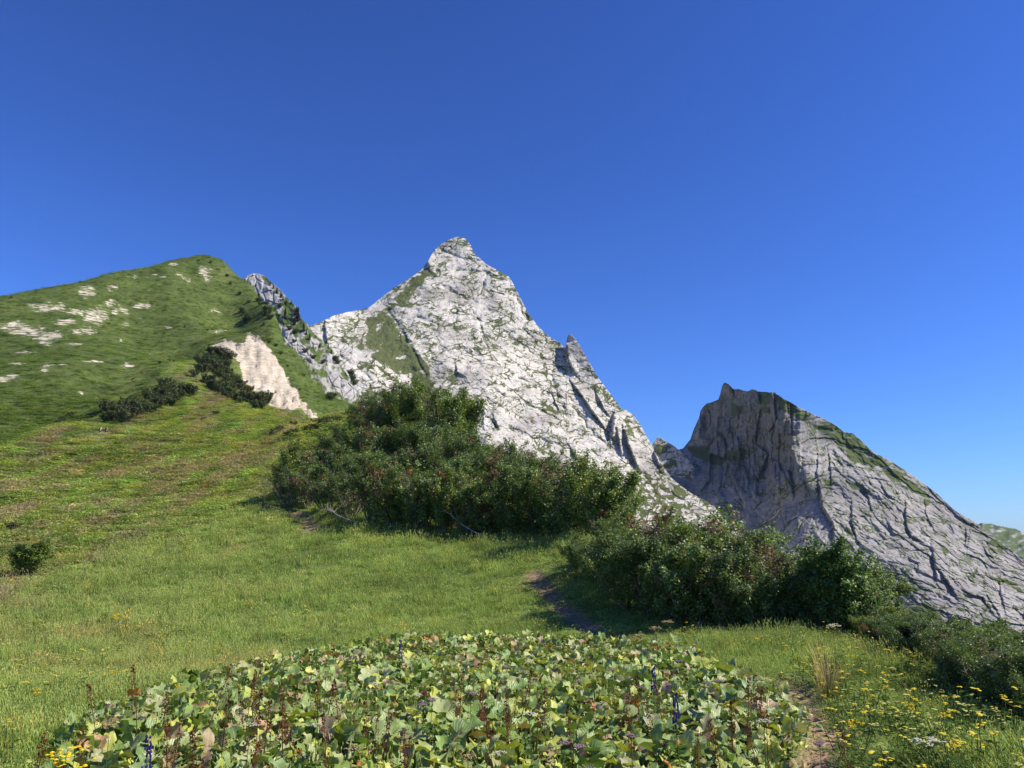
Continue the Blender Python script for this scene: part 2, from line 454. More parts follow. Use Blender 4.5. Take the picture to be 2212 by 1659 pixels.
PATHS = [  # worn footpath, pixel polylines on the meadow with range
    [(1150, 1228, 21.5), (1165, 1245, 20.6), (1195, 1285, 18.7), (1225, 1322, 17.2), (1262, 1350, 16.0), (1300, 1372, 15.1), (1340, 1384, 14.6)],
    [(1690, 1470, 9.6), (1725, 1505, 8.6), (1765, 1540, 7.8), (1795, 1590, 6.9), (1790, 1640, 6.15), (1770, 1700, 5.4)],
    [(560, 1060, 48), (585, 1082, 45), (625, 1100, 42.5), (662, 1125, 37), (672, 1150, 33)]]
PATHW = [0.17, 0.13, 0.3]
def path_xy(P):
    out = []
    for px, py, R in P:
        a, e = ray(px, py); out.append((R * math.sin(a), R * math.cos(a)))
    return out
PATH_XY = [path_xy(P) for P in PATHS]

SCAR = [(1310, 735), (1400, 690), (1530, 722), (1540, 645), (1590, 650), (1650, 720), (1720, 800), (1790, 920), (1860, 1030), (1905, 1085), (1990, 1190), (1960, 1190), (1880, 1110), (1800, 1130), (1690, 1105), (1590, 1020), (1505, 930), (1500, 840), (1440, 780)]
def z1(p): return (p[0] * 0.3472, 493.7 + p[1] * 0.3472)
SCAR = [z1(p) for p in SCAR]
SCREE = [(290, 490, 110, 26), (230, 490, 50, 14), (90, 605, 110, 24), (200, 640, 120, 30), (300, 670, 90, 30), (290, 700, 40, 30), (530, 640, 70, 22), (600, 550, 70, 45), (480, 520, 70, 18), (680, 465, 45, 24), (700, 365, 40, 14),
    (750, 515, 50, 20), (890, 482, 60, 18), (1275, 265, 42, 34), (1285, 315, 22, 26), (1085, 222, 30, 10), (1180, 312, 36, 10), (795, 855, 50, 14), (275, 870, 30, 20), (70, 925, 50, 20), (10, 945, 30, 14), (505, 1025, 28, 18),
    (540, 395, 50, 34), (830, 298, 40, 9), (940, 296, 60, 9), (1020, 300, 24, 6), (1110, 285, 30, 8), (1340, 515, 45, 12), (1480, 578, 30, 8), (1360, 640, 55, 10), (1050, 610, 25, 10), (560, 828, 60, 9), (110, 840, 60, 8), (460, 720, 50, 8), (780, 600, 30, 12), (880, 575, 40, 10), (410, 585, 60, 22), (750, 700, 40, 8), (340, 850, 80, 7), (160, 770, 60, 7)]

_EDGE = [(2.2, -9.0), (2.9, 0.0), (3.15, 3.0)]
for _px, _py in ((2212, 1600), (2120, 1545), (2030, 1490), (1940, 1437), (1850, 1385)):
    _a, _e = ray(_px, _py); _R = -0.93 * CAM_H / float(_e); _EDGE.append((_R * math.sin(_a), _R * math.cos(_a)))
_EDGE += [(7.0, 18.0), (8.0, 30.0), (9.0, 60.0)]
def edge_drop(x, y):
    """the right flank falls away steeply beyond the meadow edge"""
    d, sd_, t = line_d(x, y, _EDGE)
    d = np.where(sd_ > 0, d, -d)
    q = 0.35 * np.log1p(np.exp(np.clip(d / 0.35, -30, 30)))
    return 8.0 * (1 - np.exp(-0.85 * q / 8.0))

def ground_z(x, y, detail=True):
    x = np.asarray(x, float); y = np.asarray(y, float)
    R = np.maximum(np.hypot(x, y), 0.8); a = np.arctan2(x, y)
    z = _sfun(a * GK, np.log(R)) * R
    z = z * sstep(0.8, 3.0, R)
    z = z - edge_drop(x, y)
    if detail:
        z = z + 0.07 * fbm(x * 0.6, y * 0.6, 3, 3) * sstep(1.5, 6, R) + 0.5 * fbm(x * 0.07, y * 0.07, 3, 9) * sstep(20, 90, R) + 1.3 * fbm(x * 0.018, y * 0.018, 4, 5) * sstep(120, 330, R) + 0.9 * fbm(x * 0.09, y * 0.16, 4, 7) * sstep(240, 330, R)
        for P, wd in zip(PATH_XY, PATHW):
            bb = np.array(P); m = (x > bb[:, 0].min() - 2) & (x < bb[:, 0].max() + 2) & (y > bb[:, 1].min() - 2) & (y < bb[:, 1].max() + 2)
            if m.any():
                d, s, t = line_d(x[m], y[m], P) if x.ndim else (0, 0, 0)
                z[m] = z[m] - (0.05 if wd < 0.3 else 0.12) * (1 - sstep(wd * 0.7, wd * 1.6, d))
    return z

def gz(x, y):
    return float(ground_z(np.array([x]), np.array([y]))[0])

_RS = np.exp(np.linspace(math.log(3.5), math.log(620), 1400))
def hit(px, py):
    """where the line of sight through a pixel meets the ground"""
    a, e = ray(px, py)
    x = _RS * math.sin(a); y = _RS * math.cos(a)
    d = ground_z(x, y) - (CAM_H + _RS * float(e))
    k = np.argmax(d > 0)
    if d[k] <= 0: return None
    return (float(x[k]), float(y[k]), float(ground_z(x[k:k + 1], y[k:k + 1])[0]), float(_RS[k]))

_CR = np.array([(float(ray(p, 900)[0]), r) for p, r in ((-300, 112), (0, 152), (130, 202), (243, 264), (365, 327), (448, 364), (520, 335), (600, 300), (680, 290), (760, 300))])
def crest_R(a):
    return np.interp(a, _CR[:, 0], _CR[:, 1])

def ground_colour(x, y, z):
    """true colour of the turf: meadow green, olive hill grass, brown heath"""
    R = np.maximum(np.hypot(x, y), 0.5); px, py = project(x, y, z)
    n_big = fbm(x * 0.05, y * 0.05, 4, 21); n_mid = fbm(x * 0.22, y * 0.22, 4, 31); n_pat = fbm(x * 0.9, y * 0.9, 3, 41)
    a = np.arctan2(x, y)
    streak = fbm(a * 26 + 1.5 * n_big, np.log(R) * 22 + a * 9, 4, 51)
    lush = np.array([0.172, 0.236, 0.062]); dry = np.array([0.235, 0.215, 0.085]); deep = np.array([0.090, 0.138, 0.034]); olive = np.array([0.185, 0.205, 0.052]); heath = np.array([0.175, 0.150, 0.075]); hgreen = np.array([0.095, 0.135, 0.034]); brown = np.array([0.200, 0.155, 0.110])
    c = lush[None] + (dry - lush)[None] * sstep(0.05, 0.75, n_mid + 0.25 * n_pat)[:, None]
    c = c + (deep - c) * (0.75 * sstep(0.0, 0.6, -n_mid + 0.3 * n_pat))[:, None]
    Rb = np.clip(19 + 26 * (a + 0.58) / 0.29, 17, 75); far = sstep(0.75, 1.7, R / Rb + 0.5 * n_big + 0.25 * n_mid)
    ac = py + 0.48 * (px - 300); al = px - 0.48 * py
    s1 = fbm(al * 0.006, ac * 0.030, 4, 61); s2 = fbm(al * 0.013 + 7, ac * 0.065, 4, 71); s3 = fbm(al * 0.008 + 3, ac * 0.045, 3, 81); s4 = fbm(al * 0.02, ac * 0.10, 4, 83)
    slope = hgreen[None] + (olive - hgreen)[None] * sstep(-0.35, 0.25, s2)[:, None]
    slope = slope + (heath - slope) * (sstep(-0.05, 0.25, s1) * 0.9)[:, None]
    slope = slope + (brown - slope) * (sstep(0.08, 0.32, s4 + 0.4 * s1) * 0.85)[:, None]
    slope = slope + (np.array([0.065, 0.095, 0.03]) - slope) * (sstep(0.15, 0.4, -s4 + 0.2 * s3) * 0.8)[:, None]
    slope = slope + (np.array([0.17, 0.25, 0.06]) - slope) * (sstep(0.25, 0.42, s3) * 0.85)[:, None]
    rim = sstep(0.90, 0.97, R / crest_R(a) + 0.02 * s2)
    slope = slope + (np.array([0.17, 0.215, 0.055]) - slope) * (rim * 0.75)[:, None]
    c = c * (1 + 0.35 * s2)[:, None]
    c = c + (slope - c) * far[:, None]
    # the upper hill is plain olive grass
    hill = (R > 262) * 1.0
    hc = np.array([0.092, 0.128, 0.034]) + 0.0 * c
    hc = hc * (1 + 0.38 * fbm(x * 0.06, z * 0.16, 5, 91))[:, None]
    hc = hc + (np.array([0.185, 0.18, 0.065]) - hc) * sstep(0.15, 0.5, fbm(x * 0.025 + 3, z * 0.05, 4, 95))[:, None] * 0.6
    hc = hc + (np.array([0.035, 0.055, 0.016]) - hc) * sstep(0.28, 0.42, fbm(x * 0.05 + 3, z * 0.11, 5, 97))[:, None] * 0.7
    k = sstep(0.97, 1.03, R / crest_R(a) + 0.012 * n_big)
    c = c + (hc - c) * k[:, None]
    return np.maximum(c, 0.01)

def build_ground():
    azs = np.concatenate([np.radians(np.linspace(-180, -52, 40))[:-1], np.radians(np.linspace(-52, 52, 500)), np.radians(np.linspace(52, 180, 40))[1:]])
    Rs = np.concatenate([[0.0], np.exp(np.linspace(math.log(0.9), math.log(3.2), 24))[:-1], np.exp(np.linspace(math.log(3.2), math.log(560), 560))[:-1], np.exp(np.linspace(math.log(560), math.log(20000), 34))])
    A, RR = np.meshgrid(azs, Rs)
    x = (RR * np.sin(A)).ravel(); y = (RR * np.cos(A)).ravel()
    z = ground_z(x, y)
    px, py = project(x, y, z); R = RR.ravel()
    vis = (R > 140) & (y > 0)
    rock = np.zeros(len(x))
    wx = px + 7 * fbm(px * 0.04, py * 0.04, 3, 11); wy = py + 5 * fbm(px * 0.04, py * 0.07, 3, 12)
    sd = poly_sd(wx, wy, SCAR)
    scar = np.where(vis & (R > 270), sstep(5, -4, sd), 0)
    for ex, ey, rx, ry in SCREE:
        cx, cy = z1((ex, ey)); rx *= 0.3472 * 1.15; ry *= 0.3472 * 1.2
        q = ((wx - cx) / rx) ** 2 + ((wy - cy) / ry) ** 2
        rock = np.maximum(rock, np.where(vis & (R > 240), 0.55 * sstep(2.6, 0.0, q) - 0.02, 0))
    rock = rock + 0.20 * fbm(px * 0.11, py * 0.3, 4, 13) * (rock > 0.02)
    rock = np.maximum(rock, 0.92 * scar)
    sp = sstep(0.25, 0.6, fbm(px * 0.06, py * 0.2, 5, 15)) * sstep(280, 330, R) * 0.40 * vis * sstep(620, 350, px)
    rock = np.maximum(rock, sp)
    # relief of the bare rock
    rel = scar * (9.0 * (ridged(px * 0.05, py * 0.07, 5, 17) - 0.7) - 1.0)
    z = z + rel * 1.3
    col = ground_colour(x, y, z)
    for P, wd in zip(PATH_XY, PATHW):
        bb = np.array(P); m = (np.abs(x - bb[:, 0].mean()) < 9) & (np.abs(y - bb[:, 1].mean()) < 12)
        d, s, t = line_d(x[m], y[m], P)
        k = (1 - sstep(wd * 0.8, wd * 2.0, d))[:, None]
        col[m] = col[m] + (np.array([0.30, 0.215, 0.14]) - col[m]) * k
    V = np.stack([x, y, z], 1)
    nr, nc = A.shape
    F = grid_faces(nr, nc)[:, ::-1]
    me = mk_mesh("ground", V, F, True, {"gcol": ('FLOAT_COLOR', 'POINT', col), "rock": ('FLOAT', 'POINT', rock)}, [M_ground])
    return tag(obj("ground", me), "grassy ridge meadow rising to a green hill with pale scree patches", kind="structure")
build_ground()

# ------------------------------------------------------------------ mountains
def z2(p): return (603.5 + p[0] * 0.3968, 466.3 + p[1] * 0.3968)
def z3(p): return (1316.7 + p[0] * 0.4047, 768.1 + p[1] * 0.4047)

class Mountain:
    def __init__(s, name, sky, bottom, ctrl, step, detail, mat, label, rough_sky=1.5, back=14, mqc=25.0):
        sky = np.array(sky, float)
        x0, x1 = sky[0, 0], sky[-1, 0]
        cols = np.arange(x0, x1 + 0.01, step)
        top = np.interp(cols, sky[:, 0], sky[:, 1])
        top = top + rough_sky * fbm(cols * 0.09, cols * 0 + 3.3, 4, 5) + 0.7 * rough_sky * np.abs(noise(cols * 0.35, cols * 0 + 1.7, 6))
        nr = int((bottom - top.min()) / step)
        v = np.linspace(0, 1, nr)[:, None]
        PX = np.broadcast_to(cols[None], (nr, len(cols))); PY = bottom + (top[None] - bottom) * v
        s.base = mq_fit([(a, b) for a, b, c in ctrl], [c for a, b, c in ctrl], mqc)
        s.detail = detail
        px = PX.ravel(); py = PY.ravel()
        R0 = s.base(px, py)
        dep, grass, tone = detail(px, py)
        fade = sstep(0, 10, py - np.repeat(top[None], nr, 0).ravel())
        R = R0 - dep
        a, e = ray(px, py)
        X = R * np.sin(a); Y = R * np.cos(a); Z = CAM_H + R * e
        V = np.stack([X, Y, Z], 1).reshape(nr, len(cols), 3)
        rows = [V]; G = [grass.reshape(nr, -1)]; T = [tone.reshape(nr, -1)]
        for k in range(1, back + 1):
            f = k * (4.0 + 1.2 * k)
            r = V[-1].copy(); d = r[:, :2] / np.linalg.norm(r[:, :2], axis=1)[:, None]
            r[:, :2] += d * f; r[:, 2] -= f * 1.15 + 1.5 * noise(cols * 0.05, cols * 0 + k * 0.7, 8)
            rows.append(r[None]); G.append(G[0][-1:]); T.append(T[0][-1:])
        V = np.concatenate(rows); G = np.concatenate(G); T = np.concatenate(T)
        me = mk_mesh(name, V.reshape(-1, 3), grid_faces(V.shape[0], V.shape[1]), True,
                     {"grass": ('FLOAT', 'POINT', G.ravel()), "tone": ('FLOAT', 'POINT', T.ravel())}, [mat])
        s.o = tag(obj(name, me), label, kind="structure")
    def at(s, px, py):
        px = np.array([px], float); py = np.array([py], float)
        R = s.base(px, py) - s.detail(px, py)[0]
        a, e = ray(px, py)
        return (float((R * np.sin(a))[0]), float((R * np.cos(a))[0]), float((CAM_H + R * e)[0]), float(R[0]))

def step_cracks(px, py, cracks):
    """clefts: the rock to the right of each line stands out, leaving a wall that faces left"""
    dep = np.zeros(px.shape)
    for pl, h, wd in cracks:
        xs = [p[0] for p in pl]; ys = [p[1] for p in pl]
        m = (px > min(xs) - 70) & (px < max(xs) + 90) & (py > min(ys) - 30) & (py < max(ys) + 30)
        if not m.any(): continue
        wob = 3.0 * fbm(px[m] * 0.08, py[m] * 0.08, 3, 19)
        d, s, t = line_d(px[m] + wob, py[m], pl)
        end = np.sin(np.pi * np.clip(t, 0.02, 0.98)) ** 0.5
        right = sstep(-wd * 0.5, wd * 0.5, s) * np.exp(-np.maximum(s, 0) / (wd * 3.5))
        left = -0.65 * np.exp(-np.maximum(-s, 0) / (wd * 0.8)) * (s < 0) * 1.0
        near = np.exp(-np.maximum(d - np.abs(s), 0) ** 2 / (2 * 6.0 ** 2))
        dep[m] += h * end * near * (right + left * sstep(wd * 2.5, 0, d))
    return dep

# --- the pale main peak
MAIN_CRACKS = [([z2(p) for p in pl], h, wd) for pl, h, wd in [
    ([(1552, 685), (1560, 740), (1566, 805)], 22, 9), ([(1572, 770), (1590, 820), (1612, 862)], 15, 6), ([(1590, 905), (1640, 970), (1700, 1060), (1785, 1175)], 13, 6),
    ([(1822, 1080), (1812, 1130), (1800, 1215)], 20, 12), ([(1872, 1150), (1900, 1250), (1948, 1372)], 20, 9), ([(1720, 955), (1750, 1020), (1795, 1092)], 8, 5),
    ([(1580, 1255), (1600, 1290), (1625, 1330)], 8, 5), ([(1835, 1160), (1850, 1230), (1862, 1310)], 12, 6), ([(1480, 950), (1500, 1010), (1520, 1060)], 5, 4), ([(800, 240), (806, 262), (812, 285)], 12, 8),
    ([(960, 810), (965, 850), (1000, 870)], 6, 5), ([(1165, 1090), (1180, 1130), (1190, 1150)], 6, 4), ([(1105, 1000), (1110, 1080), (1112, 1150)], 4, 3), ([(2035, 1230), (2045, 1300), (2070, 1380)], 12, 6), ([(245, 570), (250, 630), (255, 700)], 8, 6)]]
COULOIR = [z2(p) for p in [(800, 290), (740, 330), (640, 450), (560, 530), (490, 560), (480, 640), (510, 760), (620, 830), (720, 880), (760, 940), (830, 920), (790, 800), (700, 690), (620, 590), (600, 510), (690, 470), (740, 400), (800, 340), (870, 310)]]
LEDGES = [[z2(p) for p in pl] for pl in [[(520, 460), (600, 400), (700, 350), (780, 280), (740, 320), (660, 400), (560, 480)], [(1210, 300), (1260, 330), (1250, 350), (1180, 310)], [(1080, 240), (1180, 290), (1250, 335), (1230, 345), (1130, 290)],
    [(1240, 640), (1340, 680), (1380, 760), (1330, 740), (1270, 710)], [(1200, 500), (1280, 520), (1260, 545), (1210, 530)], [(1900, 1380), (2050, 1400), (2212, 1500), (2212, 1659), (1960, 1659), (1900, 1500)], [(1420, 1000), (1500, 1030), (1510, 1090), (1450, 1060)],
    [(300, 560), (370, 620), (350, 660), (290, 620)], [(380, 660), (470, 680), (480, 740), (400, 720)], [(1640, 900), (1720, 900), (1840, 1010), (1800, 1030)], [(1800, 1480), (1860, 1560), (1920, 1659), (1830, 1659)], [(1300, 900), (1400, 920), (1390, 950), (1320, 940)], [(1180, 940), (1250, 960), (1240, 990), (1190, 980)], [(1350, 1250), (1480, 1300), (1560, 1310), (1440, 1280)]]]
MAIN_LINES = [[z2(p) for p in pl] for pl in [[(700, 690), (850, 620), (960, 520), (1010, 470)], [(880, 380), (960, 420), (1060, 470), (1150, 440)], [(600, 520), (700, 690), (800, 870)], [(860, 300), (1050, 300), (1200, 330)], [(880, 190), (960, 230), (1070, 240)], [(1240, 640), (1400, 760), (1560, 840)], [(1180, 960), (1330, 1010), (1500, 1100)],
    [(1000, 1000), (1110, 1080), (1200, 1160)], [(1300, 880), (1450, 960), (1590, 1010)], [(760, 560), (900, 600), (1040, 560), (1180, 590)], [(820, 760), (950, 720), (1100, 760)], [(1080, 560), (1120, 680), (1150, 780)], [(1350, 500), (1330, 620), (1400, 700)], [(1480, 820), (1500, 950), (1560, 1080)], [(1250, 1150), (1400, 1220), (1600, 1260)], [(1620, 1060), (1700, 1180), (1800, 1260)], [(330, 760), (420, 820), (500, 900)], [(300, 700), (380, 620), (440, 560)], [(1130, 330), (1100, 420), (1060, 470)], [(1200, 420), (1290, 440), (1330, 540)]]]
def main_detail(px, py):
    u = px * 0.6; w = -py * 0.6
    wu = u + 10 * fbm(u * 0.02, w * 0.02, 3, 101); ww = w + 8 * fbm(u * 0.02, w * 0.02, 3, 111)
    dep = 14 * fbm(u * 0.012, w * 0.010, 3, 121)
    dep += 5 * (ridged(wu * 0.022, ww * 0.03, 3, 131) - 0.72)
    # blocks bounded by ledges that dip to the right
    s1 = wu * 0.92 + ww * 0.38; s2 = -wu * 0.38 + ww * 0.92
    wb = 9.0 * fbm(u * 0.05, w * 0.05, 4, 141)
    f1, e1, c1 = worley(s1 * 0.045 + wb * 0.05, s2 * 0.085 + wb * 0.06, 151)
    f2, e2, c2 = worley(s1 * 0.10 + wb * 0.08, s2 * 0.20 + wb * 0.1, 161)
    f3, e3, c3 = worley(s1 * 0.22 + wb * 0.1, s2 * 0.42 + wb * 0.1, 171)
    lm = sstep(-0.35, 0.35, fbm(u * 0.035, w * 0.05, 3, 175))
    dep += 1.5 * (c1 - 0.5) + 0.9 * lm * sstep(0.0, 0.16, e1) + 1.1 * (c2 - 0.5) + 0.6 * (1 - 0.6 * lm) * sstep(0.0, 0.2, e2) + 0.5 * (c3 - 0.5) + 0.3 * sstep(0, 0.3, e3)
    # each block leans back towards its top
    dep += 1.5 * fbm(u * 0.12, w * 0.18, 4, 181) + 1.6 * (ridged(s1 * 0.05 + wb * 0.04, s2 * 0.16 + wb * 0.08, 3, 185) - 0.7)
    dep += step_cracks(px, py, MAIN_CRACKS)
    lg = np.zeros(px.shape)
    for pl in MAIN_LINES:
        xs = [p[0] for p in pl]; ys = [p[1] for p in pl]
        m = (px > min(xs) - 25) & (px < max(xs) + 25) & (py > min(ys) - 25) & (py < max(ys) + 25)
        if not m.any(): continue
        d, sd_, t_ = line_d(px[m] + 7 * fbm(px[m] * 0.05, py[m] * 0.05, 3, 23), py[m] + 7 * fbm(px[m] * 0.05, py[m] * 0.05, 3, 27), pl)
        lg[m] = np.maximum(lg[m], np.exp(-(d / 3.2) ** 2)); dep[m] -= 3.0 * np.exp(-(d / 4.0) ** 2)
    patch = sstep(-0.05, 0.35, fbm(u * 0.03, w * 0.022, 4, 191))
    line = np.maximum(sstep(0.11, 0.0, e1), sstep(0.15, 0.0, e2) * (0.35 + 0.75 * patch))
    g = 0.42 * line * (0.45 + 0.7 * patch) + 0.20 * patch - 0.04
    g = np.maximum(g, 0.5 * lg * sstep(-0.5, 0.2, fbm(u * 0.05, w * 0.05, 3, 193)))
    g += 0.32 * sstep(0.2, 0.6, fbm(u * 0.018 + 5, w * 0.014, 5, 195)) * sstep(0.0, 0.3, c2)
    sx = px + 13 * fbm(px * 0.045, py * 0.045, 5, 201); sy = py + 13 * fbm(px * 0.045, py * 0.045, 5, 211)
    g = np.maximum(g, 0.60 * sstep(18, -5, poly_sd(sx, sy, COULOIR)) - 0.34 * sstep(0.12, 0.45, fbm(u * 0.07, w * 0.10, 4, 215)))
    for Lp in LEDGES:
        g = np.maximum(g, 0.52 * sstep(8, -6, poly_sd(sx, sy, Lp)) - 0.46 * sstep(-0.12, 0.22, fbm(u * 0.11, w * 0.13, 4, 217)))
    g += 0.18 * sstep(1050, 1130, py + 0.15 * px - 170) * sstep(1380, 1440, px)
    tone = sstep(0.0, 0.35, fbm(u * 0.016 + 2, w * 0.03, 4, 221)) * 0.9
    # pale scree runnel at the foot
    return dep, g, tone
MAIN_SKY = [(640, 745), (662, 706), (690, 697), (722, 681), (750, 674), (780, 669), (800, 662), (820, 645), (850, 622), (880, 604), (910, 583), (925, 562), (938, 540), (955, 525), (972, 516), (990, 511), (1005, 515), (1016, 528), (1024, 545), (1030, 553), (1050, 570), (1075, 584), (1098, 596), (1108, 612), (1125, 645), (1142, 678), (1165, 708), (1190, 730), (1210, 741), (1218, 750), (1222, 752), (1225, 728), (1230, 720), (1238, 726), (1250, 742), (1265, 768), (1278, 792), (1292, 815), (1310, 840), (1330, 865), (1344, 884), (1352, 886), (1368, 896), (1385, 920), (1398, 945), (1410, 965), (1428, 1000), (1450, 1032), (1487, 1062), (1540, 1090), (1580, 1140), (1640, 1195), (1690, 1240)]
main = Mountain("pale_mountain", MAIN_SKY, 1300, [
    (990, 510, 1120), (920, 575, 1085), (662, 706, 985), (800, 655, 1045), (720, 800, 915), (760, 880, 885), (830, 720, 988), (890, 830, 925), (640, 850, 960), (640, 1000, 900),
    (1000, 620, 1055), (1000, 720, 988), (1000, 900, 885), (1130, 640, 1068), (1100, 800, 965), (1215, 745, 1048), (1240, 738, 1038), (1300, 850, 1003), (1350, 890, 998), (1412, 965, 985), (1200, 900, 945), (1200, 1000, 890), (1300, 1100, 840), (1100, 1000, 868), (1400, 1110, 850), (900, 1100, 830),
    (1560, 1110, 890), (1690, 1250, 830), (1400, 1280, 700), (900, 1280, 760), (640, 1280, 800)], 1.25, main_detail, M_rock_main, "pale limestone mountain with green ledges and a rounded summit")

# --- the grey peak with the dark shaded face
RIGHT_CRACKS = [([z3(p) for p in pl], h, wd) for pl, h, wd in [
    ([(1035, 615), (1050, 680), (1082, 745)], 16, 7), ([(1110, 640), (1130, 800), (1190, 900), (1200, 1005)], 15, 7), ([(1170, 520), (1178, 600), (1185, 690)], 7, 4), ([(1110, 510), (1112, 580), (1105, 640)], 7, 4), ([(1290, 775), (1295, 900), (1325, 1005)], 9, 5), ([(1450, 685), (1480, 740), (1525, 775)], 10, 5),
    ([(1480, 880), (1495, 920), (1525, 955)], 9, 5), ([(1582, 765), (1580, 900), (1610, 965), (1665, 992)], 15, 6), ([(1410, 955), (1450, 985), (1500, 1000), (1580, 985)], -8, 4), ([(1718, 1015), (1735, 1110), (1748, 1210)], 16, 8), ([(1755, 1140), (1800, 1200), (1855, 1295)], 17, 8),
    ([(1870, 1240), (1930, 1275), (1990, 1290), (2045, 1375)], 13, 6), ([(1900, 925), (1905, 960), (1898, 1010)], 9, 5), ([(1240, 1055), (1290, 1120), (1350, 1180), (1440, 1300)], 13, 7), ([(1100, 955), (1120, 980), (1145, 1005)], 9, 5), ([(915, 790), (925, 850), (945, 905)], 12, 6),
    ([(1995, 1020), (2020, 1060), (2055, 1085)], 8, 5), ([(2080, 1195), (2090, 1280), (2115, 1375)], 9, 5), ([(2010, 1270), (2080, 1380), (2090, 1490)], 8, 5), ([(1680, 760), (1690, 850), (1740, 950)], 6, 4), ([(1350, 680), (1380, 760), (1400, 830)], 7, 5), ([(1400, 1130), (1430, 1200), (1460, 1260)], 6, 4), ([(640, 620), (690, 720), (720, 800)], 12, 6), ([(880, 300), (885, 400), (860, 520)], 22, 12), ([(960, 470), (985, 560), (990, 640)], 18, 9), ([(745, 190), (740, 260), (735, 330)], 14, 8), ([(600, 380), (620, 450), (640, 510)], 16, 9), ([(480, 330), (470, 400), (440, 460)], 22, 12), ([(340, 510), (345, 570), (350, 640)], 16, 8), ([(430, 520), (450, 570), (500, 620)], 14, 12), ([(870, 620), (880, 700), (890, 780)], 20, 12)]]
R_GREEN = [[z3(p) for p in pl] for pl in [[(880, 195), (1000, 270), (1215, 375), (1340, 450), (1420, 520), (1520, 600), (1640, 690), (1760, 790), (1700, 790), (1560, 690), (1420, 620), (1280, 560), (1250, 500), (1120, 400), (980, 330), (900, 270)],
    [(420, 470), (500, 470), (560, 520), (640, 560), (600, 590), (500, 570), (430, 540)], [(620, 510), (780, 490), (800, 520), (700, 560), (620, 570)], [(660, 200), (720, 300), (740, 340), (650, 320)], [(1340, 1060), (1440, 1070), (1470, 1110), (1380, 1100)], [(1320, 1220), (1500, 1320), (1700, 1320), (1800, 1400), (2000, 1440), (2212, 1560), (2212, 1700), (1400, 1700)], [(2040, 970), (2110, 1010), (2090, 1050), (2030, 1010)], [(2030, 1180), (2120, 1200), (2212, 1250), (2100, 1220)], [(680, 930), (760, 970), (850, 1010), (830, 1040), (740, 1000)], [(1760, 1010), (1820, 1040), (1790, 1060)], [(790, 190), (860, 200), (860, 300), (800, 290)]]]
def right_detail(px, py):
    u = px * 0.6; w = -py * 0.6
    X3 = (px - 1316.7) / 0.4047; Y3 = (py - 768.1) / 0.4047
    # flutes follow the fall line, which leans over to the right
    lean = np.interp(px, [1450, 1650, 1800, 2212], [0.10, 0.22, 0.42, 0.62])
    ac = u + (w) * lean
    wob = 6 * fbm(u * 0.03, w * 0.02, 3, 301)
    dep = 12 * fbm(ac * 0.012, w * 0.006, 3, 311)
    for per, h, sd, al in ((46, 6, 321, 0.010), (19, 3.6, 331, 0.02), (8.5, 2.8, 341, 0.045), (4.6, 1.7, 345, 0.08)):
        t = (ac + wob + per * 0.55 * fbm(ac * 0.02, w * al, 3, sd)) / per
        fr = t - np.floor(t)
        amp = sstep(-0.3, 0.4, noise(np.floor(t) * 7.3 + 0.5, w * al * 1.2, sd + 3)) * h
        dep += amp * (np.where(fr < 0.16, fr / 0.16, 1 - (fr - 0.16) / 0.84) - 0.5)
    dep += 3.2 * (ridged(ac * 0.05, w * 0.03, 4, 351) - 0.7) + 2.0 * fbm(ac * 0.16, w * 0.09, 4, 361)
    f2, e2, c2 = worley(ac * 0.09 + wob * 0.03, w * 0.06 + wob * 0.03, 371)
    f7, e7, c7 = worley(ac * 0.22 + wob * 0.05, w * 0.13 + wob * 0.06, 375); f8, e8, c8 = worley(ac * 0.045 + wob * 0.04, w * 0.022 + wob * 0.03, 377)
    dep += 2.4 * (c2 - 0.5) + 1.2 * sstep(0, 0.2, e2) + 1.7 * (c7 - 0.5) + 0.6 * sstep(0, 0.25, e7) + 5.0 * (c8 - 0.5)
    # columns of the shaded face
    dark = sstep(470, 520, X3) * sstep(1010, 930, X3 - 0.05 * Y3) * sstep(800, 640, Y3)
    f4, e4, c4 = worley(px * 0.045 + 0.02 * wob, py * 0.013, 381)
    f5, e5, c5 = worley(px * 0.12 + 0.03 * wob, py * 0.03, 385)
    f6, e6, c6 = worley(px * 0.10 + 0.05 * wob, py * 0.055 + 0.02 * wob, 389)
    dep += dark * (26 * (c4 - 0.5) + 9 * (c5 - 0.5) + 10 * fbm(px * 0.05, py * 0.02, 3, 391) + 12 * (ridged(px * 0.045, py * 0.022, 4, 393) - 0.7) - 6 * f6 * sstep(-0.2, 0.3, fbm(px * 0.02, py * 0.02, 2, 397)))
    dep += step_cracks(px, py, RIGHT_CRACKS) * np.where(X3 > 1020, 0.62, 1.0)
    patch = fbm(u * 0.03, w * 0.03, 4, 401)
    g = 0.17 + 0.30 * patch + 0.25 * sstep(0.12, 0.0, e2) * sstep(0.0, 0.4, patch)
    sx = px + 9 * fbm(px * 0.05, py * 0.05, 4, 411); sy = py + 9 * fbm(px * 0.05, py * 0.05, 4, 421)
    for Lp in R_GREEN:
        g = np.maximum(g, 0.66 * sstep(16, -10, poly_sd(sx, sy, Lp)) - 0.32 * sstep(-0.05, 0.4, fbm(ac * 0.08, w * 0.10, 4, 431)))
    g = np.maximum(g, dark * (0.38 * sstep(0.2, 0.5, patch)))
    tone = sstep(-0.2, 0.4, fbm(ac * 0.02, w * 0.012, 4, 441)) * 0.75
    tone = np.maximum(tone * 0.8, dark * (0.75 + 0.3 * fbm(px * 0.03, py * 0.02, 3, 445)))  # cliff's shade deepened in the rock colour: darker tone over the shaded face
    return dep, g, tone
